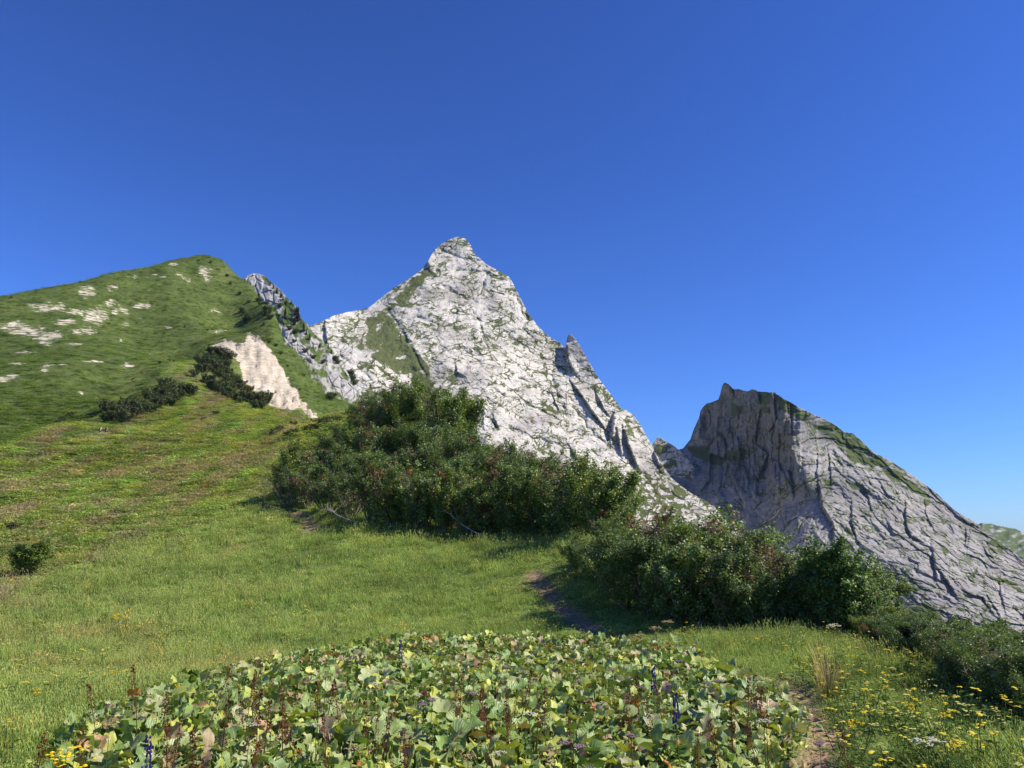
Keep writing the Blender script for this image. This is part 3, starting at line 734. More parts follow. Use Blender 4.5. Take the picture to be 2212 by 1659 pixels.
RIGHT_SKY = [(1420, 1010), (1440, 985), (1453, 975), (1475, 969), (1491, 950), (1498, 928), (1510, 902), (1514, 884), (1526, 872), (1552, 863), (1556, 848), (1560, 833), (1566, 825), (1574, 829), (1584, 840), (1600, 841), (1614, 845), (1626, 840), (1640, 846), (1673, 847), (1693, 861), (1721, 877), (1754, 893), (1782, 905), (1808, 920), (1823, 932), (1843, 936), (1859, 950), (1883, 974), (1924, 995), (1972, 1027), (2021, 1063), (2065, 1104), (2114, 1132), (2158, 1169), (2212, 1209), (2330, 1290), (2460, 1380), (2600, 1460)]
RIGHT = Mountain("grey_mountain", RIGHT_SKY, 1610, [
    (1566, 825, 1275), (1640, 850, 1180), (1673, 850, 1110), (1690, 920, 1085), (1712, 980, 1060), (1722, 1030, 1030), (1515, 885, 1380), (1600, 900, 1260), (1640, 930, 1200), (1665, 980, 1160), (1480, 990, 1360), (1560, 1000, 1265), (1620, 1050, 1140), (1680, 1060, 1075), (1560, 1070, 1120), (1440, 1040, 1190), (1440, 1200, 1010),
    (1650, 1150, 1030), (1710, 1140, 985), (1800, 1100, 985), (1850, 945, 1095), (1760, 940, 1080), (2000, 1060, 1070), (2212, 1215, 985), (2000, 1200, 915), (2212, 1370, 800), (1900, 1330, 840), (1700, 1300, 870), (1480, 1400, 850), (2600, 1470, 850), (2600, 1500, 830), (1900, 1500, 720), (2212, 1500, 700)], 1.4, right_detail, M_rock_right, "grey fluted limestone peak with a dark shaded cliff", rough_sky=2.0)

# --- small pinnacle in the notch between the two peaks
def spire_detail(px, py):
    u = px * 0.6; w = -py * 0.6
    dep = 8 * (ridged(u * 0.05, w * 0.03, 4, 501) - 0.7) + 2 * fbm(u * 0.2, w * 0.15, 3, 511)
    return dep, 0.1 + 0.25 * fbm(u * 0.06, w * 0.06, 3, 521), 0.5 + 0 * u
Mountain("rock_pinnacle", [(1395, 1010), (1403, 975), (1411, 957), (1422, 942), (1432, 948), (1445, 957), (1460, 966), (1475, 980), (1500, 1010)], 1100, [(1395, 1010, 1260), (1422, 942, 1290), (1500, 1010, 1250), (1395, 1100, 1220), (1500, 1100, 1200), (1440, 1040, 1225)], 1.5, spire_detail, M_rock_main, "small pale rock pinnacle in the notch between two peaks")

# --- the wooded crag behind the grassy hill
CRAG_SKY = [(470, 640), (505, 615), (524, 603), (536, 594), (548, 590), (563, 592), (575, 598), (590, 612), (602, 622), (618, 640), (635, 655), (645, 670), (652, 688), (664, 700), (680, 722), (700, 738), (718, 755), (730, 778), (745, 802), (762, 828), (772, 848), (778, 868), (800, 900), (830, 940), (880, 990)]
CRAG_ROCK = [[z1(p) for p in pl] for pl in [[(1515, 320), (1580, 280), (1640, 330), (1730, 430), (1720, 470), (1640, 450), (1560, 370)], [(1740, 600), (1800, 640), (1850, 700), (1950, 790), (1940, 830), (1880, 780), (1790, 710)], [(1940, 680), (1980, 700), (1970, 760), (1945, 730)], [(2020, 860), (2100, 900), (2212, 1000), (2212, 1080), (2120, 1030), (2050, 950)], [(2050, 780), (2080, 800), (2060, 830), (2030, 810)]]]
def crag_detail(px, py):
    u = px * 0.35; w = -py * 0.35
    dep = 7 * (ridged(u * 0.04, w * 0.03, 4, 601) - 0.7) + 3 * fbm(u * 0.12, w * 0.08, 4, 611)
    f2, e2, c2 = worley(u * 0.16, w * 0.13, 621)
    sx = px + 5 * fbm(px * 0.08, py * 0.08, 3, 631); sy = py + 5 * fbm(px * 0.08, py * 0.08, 3, 641)
    r = np.zeros(px.shape)
    for P in CRAG_ROCK: r = np.maximum(r, sstep(5, -3, poly_sd(sx, sy, P)))
    dep += r * (2.5 * (c2 - 0.5) + 1.5 * sstep(0, 0.2, e2))
    g = 0.46 - 0.36 * r + 0.42 * fbm(u * 0.14, w * 0.1, 5, 651)
    return dep, g, 0.3 + 0.4 * fbm(u * 0.05, w * 0.05, 3, 661)
CRAG = Mountain("wooded_crag", CRAG_SKY, 1010, [(470, 640, 640), (548, 590, 640), (602, 622, 615), (652, 688, 590), (718, 755, 565), (772, 848, 535), (880, 990, 500), (560, 700, 600), (640, 760, 560), (700, 820, 535), (760, 900, 505), (600, 1010, 480), (880, 1010, 490), (470, 1010, 500)], 1.1, crag_detail, M_rock_crag, "craggy shoulder with dark conifers behind the grassy hill", rough_sky=2.5)

# --- far green ridge at the right edge
def far_detail(px, py):
    u = px * 1.0; w = -py
    return 120 * (ridged(u * 0.02, w * 0.02, 4, 701) - 0.7), 0.5 + 0.5 * fbm(u * 0.05, w * 0.12, 4, 711), 0.5 + 0 * u
Mountain("far_ridge", [(2040, 1180), (2080, 1150), (2118, 1130), (2140, 1131), (2165, 1137), (2190, 1141), (2212, 1150), (2280, 1160), (2400, 1140), (2600, 1150), (2900, 1190)], 1330, [(2040, 1180, 3600), (2118, 1130, 3700), (2212, 1150, 3700), (2900, 1190, 3900), (2040, 1330, 2600), (2900, 1330, 2600), (2300, 1240, 3100)], 2.5, far_detail, M_rock_crag, "distant green ridge beyond the grey mountain", rough_sky=2.0, back=8)

# ------------------------------------------------------------------ alder shrubs
def leaf_quads(P, Nrm, size, col, rs, aspect=1.25):
    """one small folded leaf per point"""
    n = len(P)
    r = rs.normal(size=(n, 3)); T = np.cross(Nrm, r); T /= np.linalg.norm(T, axis=1)[:, None] + 1e-9
    B = np.cross(Nrm, T)
    sz = size[:, None]
    V = np.stack([P - T * sz * aspect * 0.5, P + B * sz * 0.42 + Nrm * sz * 0.10, P + T * sz * aspect * 0.5, P - B * sz * 0.42 + Nrm * sz * 0.10], 1).reshape(-1, 3)
    F = np.arange(n * 4).reshape(n, 4)
    return V, F, col

def shrub_meshes(name, seed, h=2.5, spread=1.3, stems=13, subs=8, leaves=14000, leaf=0.055, dead=0.05, bare=0.1, lean=(0, 0), green=(0.145, 0.212, 0.056), cl=0.13):
    rs = np.random.default_rng(seed)
    mb = MB(); anchors = []
    for i in range(stems):
        ph = 2 * np.pi * (i + rs.uniform(-.3, .3)) / stems
        out = spread * rs.uniform(0.25, 1.0); hh = h * rs.uniform(0.72, 1.0) * (1.0 - 0.28 * (out / spread) ** 2)
        t = np.linspace(0, 1, 7)
        d = np.array([math.cos(ph), math.sin(ph)])
        wob = rs.normal(0, 0.05, (7, 2)) * t[:, None]
        xy = d[None] * (0.12 + out * t[:, None] ** 0.85) + wob + np.array(lean)[None] * (t ** 1.6)[:, None]
        pts = np.column_stack([xy, hh * (1 - (1 - t) ** 1.45)])
        isbare = rs.random() < bare
        dd = rs.random() < dead
        mb.tube(pts, np.linspace(0.03, 0.008, 7) * h / 2.5, 4, (1, 1, 1))
        for k in range(subs):
            t0 = rs.uniform(0.04, 1.0) ** 0.85; b = np.array([np.interp(t0, t, pts[:, q]) for q in range(3)])
            L_ = h * rs.uniform(0.16, 0.34) * (1.15 - 0.4 * t0)
            a2 = ph + rs.normal(0, 1.1); up = rs.uniform(0.25, 1.1)
            dv = np.array([math.cos(a2), math.sin(a2), up]); dv /= np.linalg.norm(dv)
            tt = np.linspace(0, 1, 4)
            sp = b + dv * (L_ * tt)[:, None] + np.array([0, 0, 1]) * (0.12 * L_ * tt ** 2)[:, None] + rs.normal(0, 0.015, (4, 3))
            mb.tube(sp, np.linspace(0.010, 0.003, 4) * h / 2.5, 3, (1, 1, 1))
            if isbare and rs.random() < 0.85:
                for q in range(4):
                    e0 = sp[rs.integers(1, 4)]; dq = dv + rs.normal(0, 0.5, 3); dq /= np.linalg.norm(dq)
                    mb.tube(np.array([e0, e0 + dq * 0.18 * h / 2.5, e0 + dq * 0.34 * h / 2.5 + np.array([0, 0, .03])]), [0.004, 0.003, 0.002], 3)
                continue
            anchors.append((sp, dd or rs.random() < dead * 0.5, t0))
    per = max(4, leaves // max(1, len(anchors)))
    Ps = []; Cs = []; Ns = []
    cen = np.array([lean[0] * 0.5, lean[1] * 0.5, h * 0.35])
    for sp, isdead, t0 in anchors:
        n = int(per * rs.uniform(0.7, 1.3) * (0.35 if isdead else 1.0))
        k = rs.uniform(0.15, 1.08, n)
        p = np.stack([np.interp(k, np.linspace(0, 1, 4), sp[:, q]) for q in range(3)], 1)
        p = p + rs.normal(0, cl * h / 2.5, (n, 3)) * (1.05 - 0.6 * k)[:, None]
        o = p - cen; o /= np.linalg.norm(o, axis=1)[:, None] + 1e-9
        nn = o * 0.5 + np.array([0, 0, 0.55]) + rs.normal(0, 0.55, (n, 3)); nn /= np.linalg.norm(nn, axis=1)[:, None]
        v = rs.uniform(0.62, 1.35, n)[:, None]
        if isdead:
            c0 = np.array([(0.24, 0.12, 0.06), (0.20, 0.13, 0.075), (0.22, 0.09, 0.05)][rs.integers(3)])
            c = c0[None] * v
        else:
            c = np.array(green)[None] * v * rs.uniform(0.8, 1.25); ye = rs.random(n) < 0.10; c[ye] = c[ye] * np.array([1.9, 1.45, 1.0])
        Ps.append(p); Cs.append(c); Ns.append(nn)
    P = np.concatenate(Ps); C = np.concatenate(Cs); Nn = np.concatenate(Ns)
    ok = P[:, 2] > 0.05
    P, C, Nn = P[ok], C[ok], Nn[ok]
    V, F, C = leaf_quads(P, Nn, leaf * rs.uniform(0.7, 1.35, len(P)), C, rs)
    fol = mk_mesh(name + "_foliage", V, F, False, {"col": ('FLOAT_COLOR', 'FACE', C)}, [M_shrub])
    return mb.mesh(name + "_branches", M_bark), fol, h

SHRUBS = {
    'round': shrub_meshes("round", 11, leaves=17000),
    'broad': shrub_meshes("broad", 12, h=2.3, spread=1.7, stems=16, leaves=19000),
    'tall': shrub_meshes("tall", 13, h=2.8, spread=1.1, stems=11, leaves=15000, dead=0.1),
    'rusty': shrub_meshes("rusty", 14, h=2.2, spread=1.2, stems=14, leaves=14000, dead=0.34, bare=0.15),
    'bare': shrub_meshes("bare", 15, h=2.2, spread=1.5, stems=14, leaves=9000, dead=0.25, bare=0.6),
    'leaning': shrub_meshes("leaning", 16, h=2.7, spread=0.7, stems=11, leaves=11000, dead=0.22, bare=0.1, lean=(1.25, 0)),
    'young': shrub_meshes("young", 17, h=2.2, spread=0.62, stems=13, subs=9, leaves=15000, dead=0.0, bare=0, green=(0.12, 0.195, 0.045), leaf=0.06),
    'far': shrub_meshes("far", 18, h=2.4, spread=1.5, stems=12, subs=6, leaves=2600, leaf=0.17, dead=0.0, bare=0, green=(0.072, 0.105, 0.032), cl=0.2),
    'farbrown': shrub_meshes("farbrown", 19, h=2.2, spread=1.5, stems=12, subs=6, leaves=2400, leaf=0.17, dead=0.08, bare=0, green=(0.09, 0.105, 0.04), cl=0.2),
}
def shrub(kind, x, y, z, height, label, group, rz=None, wide=1.0, name="alder_shrub"):
    br, fo, h = SHRUBS[kind]
    k = height / h
    e = obj(name, None, loc=(x, y, z - 0.05 * k), rot=(0, 0, random.uniform(0, 6.28) if rz is None else rz), scale=(k * wide, k * wide, k))
    e.empty_display_size = 0.2
    tag(e, label, "shrub", group)
    obj("branches", br, e); obj("foliage", fo, e)
    return e

def place(px, R):
    a, e = ray(px, 1190.0)
    x, y = R * math.sin(a), R * math.cos(a)
    return x, y, gz(x, y)
TOPLINE = [(590, 1030), (610, 1000), (640, 978), (700, 945), (740, 908), (790, 868), (830, 848), (900, 830), (960, 838), (985, 868), (1000, 920), (1050, 955), (1100, 972), (1150, 985), (1200, 1008), (1250, 1012), (1300, 1040), (1330, 1075), (1365, 1135), (1400, 1130), (1440, 1108), (1500, 1105), (1560, 1088), (1600, 1160), (1625, 1198), (1660, 1178), (1700, 1185), (1760, 1200), (1800, 1178), (1840, 1230), (1860, 1305), (2000, 1340), (2120, 1365), (2250, 1400)]
TL = np.array(TOPLINE, float)
def fit_h(px, R, z, lo, hi, off=0):
    py = np.interp(px, TL[:, 0], TL[:, 1]) + off
    a, e = ray(px, py)
    return min(hi, max(lo, (CAM_H + R * float(e) - z) * 1.03))
G1 = "alder thicket on the ridge crest"
G2 = "shrubs beside the footpath"
G3 = "shrubs on the slope below the meadow edge"
LAB1 = {'round': "dense dark green alder shrub in the big thicket on the ridge crest", 'broad': "wide spreading dark green alder in the big thicket on the ridge crest", 'tall': "upright dark green alder rising from the big thicket on the ridge crest",
        'rusty': "alder shrub with rusty dead leaves in the big thicket on the ridge crest", 'bare': "alder shrub with bare grey twigs in the big thicket on the ridge crest"}
random.seed(3)
row = [(622, 44.5, 'bare'), (660, 42, 'round'), (705, 39, 'bare'), (755, 35.5, 'bare'), (800, 33, 'round'), (850, 32, 'rusty'), (905, 31.2, 'broad'), (955, 30.8, 'round'), (1005, 30.3, 'bare'), (1050, 30, 'rusty'), (1100, 29.6, 'round'), (1150, 29.2, 'broad'), (1205, 28, 'round'), (1250, 26.3, 'rusty'), (1295, 24.6, 'round')]
for px, R, k in row:
    x, y, z = place(px, R)
    shrub(k, x, y, z, random.uniform(2.1, 2.6), LAB1[k].replace('in the big thicket on the ridge crest', 'along the grassy front foot of the big thicket').replace('rising from the big thicket on the ridge crest', 'along the grassy front foot of the big thicket'), 'front of the alder thicket')
for px, R, k in [(650, 48, 'round'), (700, 45, 'rusty'), (745, 43, 'round'), (790, 39, 'tall'), (840, 37, 'broad'), (890, 36.5, 'round'), (940, 36, 'rusty'), (990, 35, 'tall'), (1040, 34.5, 'round'), (1090, 33.5, 'rusty'), (1140, 33, 'broad'), (1190, 31.5, 'bare'), (1235, 30, 'tall'), (1280, 28, 'round'),
                 (735, 50, 'round'), (780, 47, 'broad'), (825, 45, 'rusty'), (870, 43.5, 'round'), (920, 42.5, 'broad'), (965, 41.5, 'tall'), (1015, 40, 'round'), (1065, 38.5, 'bare'), (1115, 37.5, 'round')]:
    x, y, z = place(px, R)
    shrub(k, x, y, z, random.uniform(2.4, 2.8) + 0.04 * max(0, R - 34), LAB1[k], G1)
for px, R, k in [(610, 50, 'round'), (655, 52, 'broad'), (700, 53, 'round'), (745, 55, 'tall'), (785, 56, 'round'), (815, 57, 'tall'), (850, 57, 'broad'), (885, 57, 'tall'), (915, 56, 'round'), (945, 55, 'rusty'), (970, 53, 'tall'), (985, 49, 'round'), (1030, 46, 'tall'), (1075, 43, 'round'), (1120, 41, 'tall'), (1165, 38, 'rusty'), (1210, 35.5, 'tall'), (1255, 33, 'round'), (1300, 30, 'tall'), (800, 52, 'rusty'), (860, 51, 'broad'), (910, 50, 'round'), (950, 47.5, 'broad')]:
    x, y, z = place(px, R)
    shrub(k, x, y, z, fit_h(px, R, z, 2.2, 4.6, random.uniform(-4, 16)), LAB1[k].replace('on the ridge crest', 'outlined against the pale mountain'), 'top of the alder thicket')
LAB2 = {'round': "dense dark green alder shrub beside the worn footpath", 'broad': "wide spreading dark green alder beside the worn footpath", 'tall': "upright dark green alder beside the worn footpath", 'rusty': "shrub with rusty red brown leaves beside the worn footpath", 'bare': "thin shrub with bare twigs beside the worn footpath", 'leaning': "alder with one long branch leaning out over its neighbours", 'young': "bright green round topped shrub standing at the meadow edge"}
for px, R, k, off in [(1252, 20.4, 'round', 150), (1290, 19.6, 'broad', 120), (1330, 18.6, 'broad', 90), (1345, 16.9, 'round', 60), (1400, 16.4, 'tall', 20), (1450, 16.0, 'rusty', 60), (1500, 15.9, 'round', 40), (1380, 18.5, 'broad', 15), (1330, 21, 'round', 40), (1440, 18.8, 'tall', 0), (1480, 18.2, 'rusty', -2), (1510, 17.0, 'leaning', 4),
                      (1560, 15.6, 'round', 90), (1600, 15.5, 'rusty', 60), (1640, 15.4, 'broad', 40), (1665, 16.4, 'tall', 4), (1700, 15.8, 'rusty', 12), (1740, 16.2, 'rusty', 0), (1760, 15.4, 'round', 40), (1795, 15.3, 'young', 0), (1575, 17.2, 'rusty', 50), (1830, 15.4, 'young', 30), (1360, 23.5, 'tall', 8), (1400, 21.5, 'round', 6), (1310, 24.5, 'round', 10)]:
    x, y, z = place(px, R)
    shrub(k, x, y, z, fit_h(px, R, z, 0.9, 4.2, off), LAB2[k], G2, rz=(0.0 if k == 'leaning' else None))
for i in range(64):
    px = 1832 + 415 * ((i * 0.618) % 1.0); f = random.random()
    R = np.interp(px, [1832, 1920, 2000, 2120, 2212, 2352], [15.4, 12.6, 10.4, 8.0, 6.9, 6.0]) * (1.0 + 0.45 * f)
    x, y, z = place(px, R)
    k = random.choice(['round', 'broad', 'round', 'tall'])
    shrub(k, x, y, z, fit_h(px, R, z, 0.6, 5.0, random.uniform(-8, 18) + 90 * max(0, 0.2 - f)), "dark green alder shrub on the slope just below the meadow edge" if f < 0.35 else "dark green alder shrub lower down the slope beyond the meadow edge", G3 if f < 0.35 else "shrubs farther down the slope")

for i in range(16):
    px = 2255 + 24 * i; R = 10.5 + 2.5 * ((i * 0.618) % 1.0)
    x, y, z = place(px, R)
    shrub(random.choice(['round', 'broad']), x, y, z, fit_h(px, R, z, 0.6, 5.5, 30 + random.uniform(-8, 18)), "dark green alder shrub lower down the slope beyond the meadow edge", "shrubs farther down the slope")
# lone shrub on the left slope
hx = hit(62, 1246)
shrub('young', hx[0], hx[1], hx[2], 0.000602 * 60 * hx[3], "lone small dark shrub on the open grass slope", None, wide=1.35)
hx = hit(26, 1150)
shrub('farbrown', hx[0], hx[1], hx[2], 0.000602 * 20 * hx[3], "tiny dark bush above the lone shrub on the grass slope", None, wide=0.8)

# bushes round the hikers' spur and on the hill
def scatter_bushes(poly, n, hpx, label, group, kinds=('far', 'far', 'farbrown'), seed=1, wide=1.0):
    rs = random.Random(seed); P = [z1(p) for p in poly]
    xs = [p[0] for p in P]; ys = [p[1] for p in P]; c = 0; tries = 0
    while c < n and tries < 4000:
        tries += 1
        px = rs.uniform(min(xs), max(xs)); py = rs.uniform(min(ys), max(ys))
        if float(poly_sd(np.array([px]), np.array([py]), P)[0]) > 0: continue
        h_ = hit(px, py)
        if h_ is None: continue
        hh = 0.000602 * hpx * rs.uniform(0.7, 1.3) * h_[3]
        shrub(rs.choice(kinds), h_[0], h_[1], h_[2], hh, label, group, wide=wide); c += 1
scatter_bushes([(640, 1215), (660, 1150), (740, 1120), (830, 1110), (900, 1060), (1000, 1010), (1120, 985), (1215, 1000), (1215, 1040), (1080, 1090), (1050, 1120), (900, 1160), (760, 1215), (680, 1230)], 46, 20, "dark alder bush in the clump above the two hikers", "clump of alder above the hikers", seed=2)
scatter_bushes([(1190, 940), (1230, 860), (1340, 780), (1440, 790), (1490, 850), (1500, 930), (1580, 1020), (1680, 1100), (1640, 1130), (1540, 1135), (1480, 1080), (1380, 1050), (1290, 1010), (1280, 960)], 60, 19, "dark alder bush in the clump beside the pale rock scar", "alder clump beside the rock scar", seed=3)
scatter_bushes([(1660, 1290), (1760, 1240), (1950, 1210), (2100, 1180), (2140, 1210), (1950, 1260), (1800, 1310), (1680, 1315)], 26, 13, "low dark bush in the strip below the rock scar", "low bushes below the rock scar", ('far', 'farbrown'), seed=4)
scatter_bushes([(1240, 1200), (1350, 1150), (1360, 1180), (1260, 1215)], 5, 9, "low green bush on the slope right of the hikers", "bushes right of the hikers", ('far',), seed=5)
scatter_bushes([(1480, 510), (1560, 560), (1560, 590), (1510, 590), (1490, 540)], 9, 11, "small dark bush on the upper shoulder of the grassy hill", "bushes on the hill shoulder", ('far',), seed=6)
scatter_bushes([(1600, 450), (1690, 540), (1690, 570), (1650, 560)], 9, 11, "small dark bush on the steep right edge of the grassy hill", "bushes on the hill edge", ('far',), seed=7)
scatter_bushes([(1950, 915), (2020, 930), (2080, 1040), (2060, 1080), (2000, 1000)], 12, 11, "small dark bush on the steep green flank right of the scar", "bushes right of the scar", ('far',), seed=8)
scatter_bushes([(330, 1215), (450, 1160), (460, 1180), (350, 1220)], 8, 6, "low brown heath bush on the crest of the spur", "heath bushes on the spur crest", ('farbrown',), seed=9)
for zx, zy, r in [(1235, 198, 5), (1312, 210, 7), (1412, 303, 8), (1432, 352, 7), (1490, 412, 9), (1548, 458, 8), (1150, 612, 5), (1290, 632, 6), (1672, 705, 10), (1716, 730, 9), (1748, 778, 9), (1790, 860, 6), (1888, 920, 9), (1865, 1000, 6), (992, 836, 7), (1050, 822, 7), (1082, 824, 6), (1330, 1290, 6), (1640, 600, 7), (1380, 790, 6), (825, 940, 4), (500, 332, 5), (70, 428, 4)]:
    q = z1((zx, zy + r)); h_ = hit(*q)
    if h_: shrub('far', h_[0], h_[1], h_[2], 0.000602 * r * 0.8 * h_[3], "single small dark bush dotted on the grassy hill", "bushes dotted over the grassy hill", wide=1.0)

# ------------------------------------------------------------------ conifers on the crag
def conifer_meshes(name, seed, h=9.0):
    rs = np.random.default_rng(seed); tr = MB(); tr.tube([(0, 0, 0), (0.03, 0, h * 0.5), (0, 0, h)], [0.16, 0.1, 0.02], 6)
    Ps = []; Ns = []
    z = 0.08 * h
    while z < h * 0.98:
        f = 1 - z / h; r = 0.24 * h * f ** 0.85 * rs.uniform(0.7, 1.15) + 0.1
        for k in range(int(6 + 3 * f)):
            a = rs.uniform(0, 6.28); n = int(5 + 14 * f)
            t = rs.uniform(0.1, 1, n)
            p = np.column_stack([np.cos(a) * r * t, np.sin(a) * r * t, z - 0.28 * r * t + 0.16 * r * t ** 2]) + rs.normal(0, 0.10, (n, 3))
            Ps.append(p); nn = rs.normal(0, 0.5, (n, 3)) + np.array([np.cos(a) * .4, np.sin(a) * .4, 0.7]); Ns.append(nn / np.linalg.norm(nn, axis=1)[:, None])
        z += 0.055 * h * rs.uniform(0.8, 1.2)
    P = np.concatenate(Ps); Nn = np.concatenate(Ns)
    C = np.array([(0.02, 0.036, 0.014)]) * rs.uniform(0.6, 1.5, (len(P), 1))
    V, F, C = leaf_quads(P, Nn, rs.uniform(0.25, 0.5, len(P)), C, rs, 1.6)
    return tr.mesh(name + "_trunk", M_bark), mk_mesh(name + "_crown", V, F, False, {"col": ('FLOAT_COLOR', 'FACE', C)}, [M_shrub]), h
CONIF = [conifer_meshes("conifer_a", 31), conifer_meshes("conifer_b", 32, 8.0)]
for i, (zx, zy, hz) in enumerate([(1772, 562, 72), (1850, 575, 95), (1842, 540, 60), (1832, 600, 55), (1888, 640, 60), (1780, 465, 26), (1745, 430, 38), (1722, 405, 44), (1700, 375, 32), (1680, 350, 28), (1812, 470, 28), (1535, 304, 14), (2042, 745, 28), (2060, 780, 34), (1990, 742, 40), (1925, 690, 44), (1905, 660, 40), (2030, 715, 30), (1760, 445, 30)]):
    q = z1((zx, zy)); x, y, z, R = CRAG.at(*q)
    hh = 0.000602 * hz * 0.3472 * R
    tr, cr, h0 = CONIF[i % 2]
    e = obj("conifer", None, loc=(x, y, z - 0.3), rot=(0, 0, i), scale=hh / h0); e.empty_display_size = 0.3
    tag(e, "tall dark conifer standing out on the craggy shoulder" if hz >= 55 else "small dark conifer dotted along the craggy shoulder", "tree", "tall conifers on the crag" if hz >= 55 else "small conifers on the crag")
    obj("trunk", tr, e); obj("crown", cr, e)
rs_ = random.Random(5)
for zx, zy, r in [(1640, 470, 12), (1665, 545, 14), (1690, 560, 12), (1840, 640, 12), (1900, 760, 12), (1950, 800, 10), (1830, 700, 9), (2010, 830, 10), (2085, 810, 14), (2100, 830, 12), (2185, 900, 16), (2195, 930, 16), (2205, 960, 14), (1730, 545, 10), (1610, 420, 10), (1740, 480, 12), (1800, 620, 12), (1700, 650, 8)]:
    q = z1((zx, zy + r)); x, y, z, R = CRAG.at(*q)
    shrub('far', x, y, z, 0.000602 * r * 0.9 * R, "dark bush clinging to the craggy shoulder", "bushes on the crag")

# ------------------------------------------------------------------ grass and low growth (uncountable), set out as instances
def strip_blade(mb, x, y, h, wdt, bend, az, col, seg=3, tip=(1.25, 1.2, 1.0)):
    t = np.linspace(0, 1, seg + 1)
    dx, dy = math.cos(az), math.sin(az)
    c = np.column_stack([x + dx * bend * t ** 2, y + dy * bend * t ** 2, h * t * (1 - 0.15 * abs(bend) / max(h, .01) * t)])
    wv = np.array([-dy, dx, 0]) * wdt * 0.5
    V = np.concatenate([c - wv * (1 - t ** 2)[:, None], c + wv * (1 - t ** 2)[:, None]]); n = seg + 1
    for i in range(seg):
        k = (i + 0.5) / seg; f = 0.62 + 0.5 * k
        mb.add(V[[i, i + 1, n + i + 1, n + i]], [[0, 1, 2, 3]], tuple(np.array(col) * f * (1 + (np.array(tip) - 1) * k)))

def grass_proto(name, seed, nb, h0, h1, rad, wd, seed_heads=0, seg=3, forb=0):
    rs = np.random.default_rng(seed); mb = MB()
    for i in range(nb):
        r = rad * math.sqrt(rs.random()); a = rs.uniform(0, 6.28)
        h = rs.uniform(h0, h1)
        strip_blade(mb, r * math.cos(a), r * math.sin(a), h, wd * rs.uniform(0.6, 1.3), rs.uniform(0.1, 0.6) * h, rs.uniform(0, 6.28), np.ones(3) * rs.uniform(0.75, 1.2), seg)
    for i in range(seed_heads):
        r = rad * math.sqrt(rs.random()); a = rs.uniform(0, 6.28); h = h1 * rs.uniform(1.1, 1.5); b = rs.uniform(0.05, 0.3) * h; az = rs.uniform(0, 6.28)
        x, y = r * math.cos(a), r * math.sin(a)
        strip_blade(mb, x, y, h, wd * 0.5, b, az, (1.35, 1.15, 1.3), 2)
        tip = np.array([x + math.cos(az) * b, y + math.sin(az) * b, h * 0.9])
        mb.ball(tip, (wd * 0.9, wd * 0.9, h * 0.09), (1.5, 1.25, 1.3), 4, 2)
    if forb:
        n = forb; P = np.column_stack([rs.normal(0, rad * 0.6, (n, 2)), rs.uniform(0.15, 1, n) * h1])
        nn = rs.normal(0, 0.5, (n, 3)) + np.array([0, 0, 0.9]); nn /= np.linalg.norm(nn, axis=1)[:, None]
        V, F, C = leaf_quads(P, nn, rs.uniform(0.5, 1.3, n) * wd, np.array([(0.85, 0.9, 0.8)]) * rs.uniform(0.6, 1.3, (n, 1)), rs, 1.7)
        mb.V.append(V); mb.F4.append(F + mb.n); mb.n += len(V); mb.C4 += [tuple(c) for c in C]
    o = bpy.data.objects.new(name, mb.mesh(name, M_grass, False))
    return o
PROTO = bpy.data.collections.new("meadow_growth")
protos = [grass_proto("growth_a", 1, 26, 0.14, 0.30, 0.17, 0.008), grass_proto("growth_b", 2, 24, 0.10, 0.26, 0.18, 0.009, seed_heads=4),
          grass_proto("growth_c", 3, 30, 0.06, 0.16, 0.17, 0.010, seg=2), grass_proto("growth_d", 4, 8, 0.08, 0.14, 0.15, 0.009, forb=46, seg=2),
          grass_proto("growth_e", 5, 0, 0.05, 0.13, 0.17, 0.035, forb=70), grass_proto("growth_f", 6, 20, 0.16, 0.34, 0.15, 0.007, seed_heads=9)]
# f: flowering herb with yellow heads, g: broad-leaved filler
def flower_proto(name, seed, n, h, petal, size, stemcol=(0.09, 0.14, 0.03)):
    rs = np.random.default_rng(seed); mb = MB()
    for i in range(n):
        x, y = rs.normal(0, 0.07, 2); hh = h * rs.uniform(0.7, 1.1); b = rs.normal(0, 0.04, 2)
        mb.tube([(x, y, 0), (x + b[0], y + b[1], hh)], [0.003, 0.002], 3, stemcol)
        for k in range(3):
            z = hh * rs.uniform(0.15, 0.75); a = rs.uniform(0, 6.28); l = 0.05
            mb.add([(x, y, z), (x + l * math.cos(a + .3), y + l * math.sin(a + .3), z + .02), (x + 1.6 * l * math.cos(a), y + 1.6 * l * math.sin(a), z + .01), (x + l * math.cos(a - .3), y + l * math.sin(a - .3), z + .02)], [[0, 1, 2, 3]], stemcol)
        for k in range(4):
            c = np.array([x + b[0], y + b[1], hh]) + rs.normal(0, size * 1.1, 3) * np.array([1, 1, .6])
            mb.ball(c, (size, size, size * 0.45), tuple(np.array(petal) * rs.uniform(0.8, 1.15)), 5, 2)
    return bpy.data.objects.new(name, mb.mesh(name, M_flower, False))
protos += [flower_proto("growth_g", 21, 3, 0.34, (0.78, 0.64, 0.06), 0.011), flower_proto("growth_h", 22, 4, 0.28, (0.62, 0.60, 0.18), 0.010)]
for p in protos: PROTO.objects.link(p)

